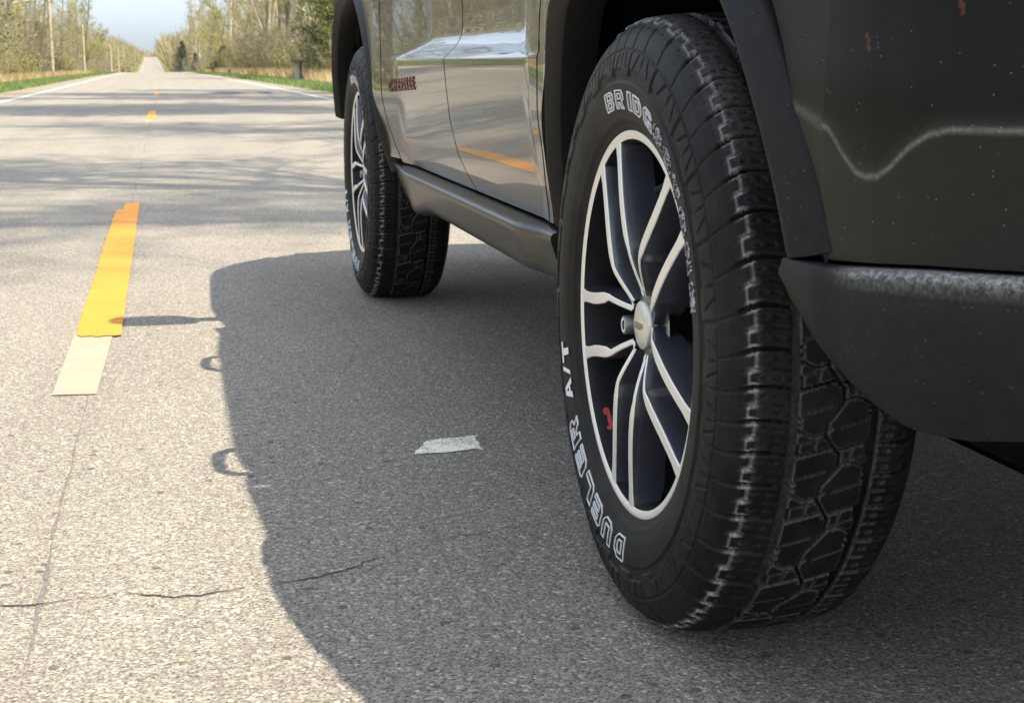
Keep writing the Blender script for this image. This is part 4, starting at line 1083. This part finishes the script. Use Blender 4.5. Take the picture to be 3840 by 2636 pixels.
plant('arching_tree', bare_tree('arching', 39, 6.5, .3, bark='bark_pale', twig='twig', lean=.3, dens=.9, first=.3), 7.6, 82, 'pale arching sapling under the bright green evergreen', 'tree')
mbs = MB(); mbs.tube([(0, 0, 0), (-.03, 0, .9), (-.1, .02, 1.75)], [.07, .06, .05], 7)
tag(mbs.build('broken_trunk', M['bark_pale'], loc=(5.2, 150, gz(5.2, 150))), 'short pale broken trunk standing on the right verge beside the dark cedar', 'tree stump')
# filler woods : shared meshes, each tree its own object
LBL = {('L', 0): ('bare tan-barked tree in the leafless wood left of the road', 'bare trees left of the road'), ('R', 0): ('bare grey-barked tree in the leafless wood right of the road', 'bare trees right of the road')}
used = []
def fill(side, y0, y1, n, dlo, dhi, hs, seed, kinds, name='bare_tree'):
    r = random.Random(seed)
    for i in range(n):
        y = y0+(y1-y0)*((i+r.random())/n); d = r.uniform(dlo, dhi); x = float(xc(y)) + (-d if side == 'L' else d)
        k = r.choice(kinds); s_ = r.uniform(*hs)
        lab = ('bare leafless tree in the wood %s of the road' % ('left' if side == 'L' else 'right')) if k < 4 else ('tree with the first yellow-green leaves in the wood %s of the road' % ('left' if side == 'L' else 'right'))
        plant('bare_tree' if k < 4 else 'budding_tree', V_tree[k], x, y, lab, 'tree', ('bare' if k < 4 else 'budding')+' trees in the '+('left' if side == 'L' else 'right')+' wood', s_, r.random()*6.28)
def fillb(side, y0, y1, n, dlo, dhi, hs, seed, kinds=(0, 1, 2, 3)):
    r = random.Random(seed)
    for i in range(n):
        y = y0+(y1-y0)*((i+r.random())/n); d = r.uniform(dlo, dhi); x = float(xc(y)) + (-d if side == 'L' else d)
        k = r.choice(kinds)
        plant('brush_shrub', V_brush[k], x, y, 'twiggy leafless brush along the %s tree line' % ('left' if side == 'L' else 'right'), 'shrub', 'brush along the '+('left' if side == 'L' else 'right')+' tree line', r.uniform(*hs), r.random()*6.28, ('stems', 'twigs'))
fill('L', 55, 170, 78, 12.5, 27, (1.0, 1.4), 1, (0, 0, 1, 2, 3, 4, 5, 4)); fill('L', 170, 420, 84, 12, 28, (.95, 1.25), 2, (0, 1, 1, 2, 3, 4, 5, 5))
fillb('L', 50, 180, 66, 10.2, 15.5, (.9, 1.5), 3); fillb('L', 180, 420, 50, 10.5, 15, (.9, 1.4), 4)
fill('L', -2, 55, 16, 12, 22, (.7, 1.0), 5, (0, 1, 2, 4)); fillb('L', 0, 50, 12, 10, 13, (.8, 1.2), 6)
fill('R', 62, 170, 60, 9, 23, (1.0, 1.4), 7, (0, 1, 2, 3, 3, 4, 4)); fill('R', 170, 420, 64, 8.5, 22, (.9, 1.25), 8, (0, 1, 1, 2, 3, 4, 5))
fillb('R', 60, 180, 60, 8.3, 11.5, (.8, 1.2), 9); fillb('R', 180, 420, 50, 8., 11, (.9, 1.3), 10)
# tall trees beyond the car: their shade bands lie across the lanes
V_tall = [bare_tree('tall_a', 61, 20, .26, twig='twig_grey', dens=1.7, leaf='leaf_y', nleaf=5200, first=.35), bare_tree('tall_b', 62, 22, .22, bark='bark_pale', dens=1.8, leaf='leaf_y', nleaf=6500, first=.4)]
for i, (x, y, k, s_) in enumerate([(6.2, 3.1, 0, .95), (6.9, 4.0, 1, .93), (5.8, 12.2, 0, .98), (6.4, 14.6, 1, 1.0), (6.0, 17.0, 1, .95), (7.2, 18.4, 0, 1.12), (6.1, 20.4, 0, 1.0), (7.0, 22.6, 1, 1.05), (5.9, 25.2, 1, .98), (7.5, 27.4, 0, 1.1), (6.4, 29.5, 1, .95), (7.4, 38, 0, .9), (6.2, 33.5, 0, .8)]):
    plant('tall_budding_tree', V_tall[k], x, y, 'tall budding tree right of the road casting bands of shade over both lanes', 'tree', 'tall trees beside the car', s_, i*1.3)
# far woods as two masses
def far_wood(name, side, seed):
    rng = np.random.default_rng(seed); Vs = []; Fs = []; n0 = 0; T = []
    for i in range(380):
        y = 420+(980-420)*rng.random(); d = 5.2+25*rng.random()**1.6; x = float(xc(y))+(-d if side == 'L' else d); z0 = float(zroad(y))
        h = rng.uniform(.55, 1.1)*min(13., (.66*d+1.2) if side == 'L' else (1.5*d+2))
        m_ = 26; A = np.stack([x+rng.normal(size=m_)*.5, y+rng.normal(size=m_)*.8, z0+h*.35*rng.random(m_)], -1); B = A+np.stack([rng.normal(size=m_)*.16*h, rng.normal(size=m_)*.1*h, h*rng.uniform(.3, .75, m_)], -1)
        B[:, 2] = np.minimum(B[:, 2], z0+h)
        V, F = seg_quads(A, B, .20, .06, rng); Vs.append(V); Fs.append(F+n0); n0 += len(V)
        m_ = 90; C = np.stack([x+rng.normal(size=m_)*1.3, y+rng.normal(size=m_)*3., z0+h*.9*rng.random(m_)**.7], -1)
        V, F = leaf_quads(C, rng.uniform(.08, .26, m_), rng); Vs.append(V); Fs.append(F+n0); n0 += len(V)
    for i in range(120):
        y = 980+rng.random()*200; x = float(xc(y))+rng.uniform(-70, 70)
        m_ = 60; C = np.stack([x+rng.normal(size=m_)*3, y+rng.normal(size=m_)*2, 5.5+4*rng.random(m_)], -1); 
        if side == 'L': V, F = leaf_quads(C, rng.uniform(.4, .8, m_), rng); Vs.append(V); Fs.append(F+n0); n0 += len(V)
    return tag(link(name, mesh(name, np.concatenate(Vs), np.concatenate(Fs), M['twig'], False)), 'far brown wood closing the end of the road on the '+('left' if side == 'L' else 'right'), 'woodland', kind='stuff')
far_wood('far_woodland', 'L', 1); far_wood('far_woodland', 'R', 2)
# grass and straw
def blades(name, side, d0, d1, y0, y1, n, h0, h1, wd, mat, label, seed, dense=1.6):
    rng = np.random.default_rng(seed); y = y0+(y1-y0)*rng.random(n)**dense; d = rng.uniform(d0, d1, n); x = xc(y)+(-d if side == 'L' else d)
    z = zverge(x, y)-.01; h = rng.uniform(h0, h1, n); az = rng.random(n)*2*math.pi; b = np.stack([np.cos(az), np.sin(az), 0*az], -1)*(wd*(1+y/60))[:, None] if hasattr(y, 'shape') else 0
    P = np.stack([x, y, z], -1); tip = P+np.stack([rng.normal(size=n)*.35*h, rng.normal(size=n)*.35*h, h], -1)
    V = np.stack([P-b, P+b, tip], 1).reshape(-1, 3); F = np.arange(3*n).reshape(-1, 3)
    return tag(link(name, mesh(name, V, F, mat, False)), label, 'grass', kind='stuff')
blades('verge_grass', 'L', 3.9, 7.6, 18, 300, 60000, .08, .22, .006, M['grass'], 'short green grass strip left of the road', 1)
blades('verge_grass', 'R', 4.1, 6.9, 18, 300, 50000, .08, .22, .006, M['grass'], 'short green grass strip right of the road', 2)
blades('dry_grass', 'L', 7.2, 11., 22, 320, 50000, .25, .7, .008, M['straw'], 'tan dry grass along the foot of the left wood', 3)
blades('dry_grass', 'R', 6.6, 9.2, 22, 320, 50000, .25, .75, .008, M['straw'], 'tan dry grass along the foot of the right wood', 4)

# ------------------------------------------------------------------ roadside things
pl = ['tallest and nearest grey wooden utility pole, left of the road', 'second nearest utility pole, in front of budding trees on the left', 'third utility pole along the left tree line', 'fourth utility pole along the left tree line', 'farthest utility pole along the left tree line']
for i, (px_, Z) in enumerate([(231, 142), (341, 224), (433, 330), (459, 400), (478, 455)]):
    x = -.53+(px_-640)/5660*Z; y = Z-1.7; z0 = gz(x, y); mb = MB()
    hh = (11.0, 7.6, 7.8, 7.8, 7.8)[i]
    mb.tube([(0, 0, -.1), (0, 0, hh*.5), (-.02, 0, hh)], [.17, .15, .11], 12); mb.tube([(-.05, -.16, 1.9), (-.05, -.16, 2.6)], .05, 6)
    tag(mb.build('utility_pole', M['pole'], loc=(x, y, z0)), pl[i], 'utility pole', 'utility poles along the left tree line')
st = empty('wooden_stand', (5.22, 70, gz(5.22, 70)-.03), 'small weathered wooden stand with a dark board top on the right grass verge', 'stand')
mb = MB(); mb.box((-.29, -.2, .93), (.29, .2, 1.03)); mb.build('top_board', M['stand_dark'], st)
mb = MB(); mb.box((-.17, -.1, 0), (-.05, .1, .93)); mb.build('leg', M['stand'], st)
mb = MB(); mb.box((.08, -.1, 0), (.19, .1, .93)); mb.build('leg', M['stand_dark'], st)
mb = MB(); mb.box((-.05, -.08, .05), (.08, .08, .62)); mb.build('panel', M['stand'], st)
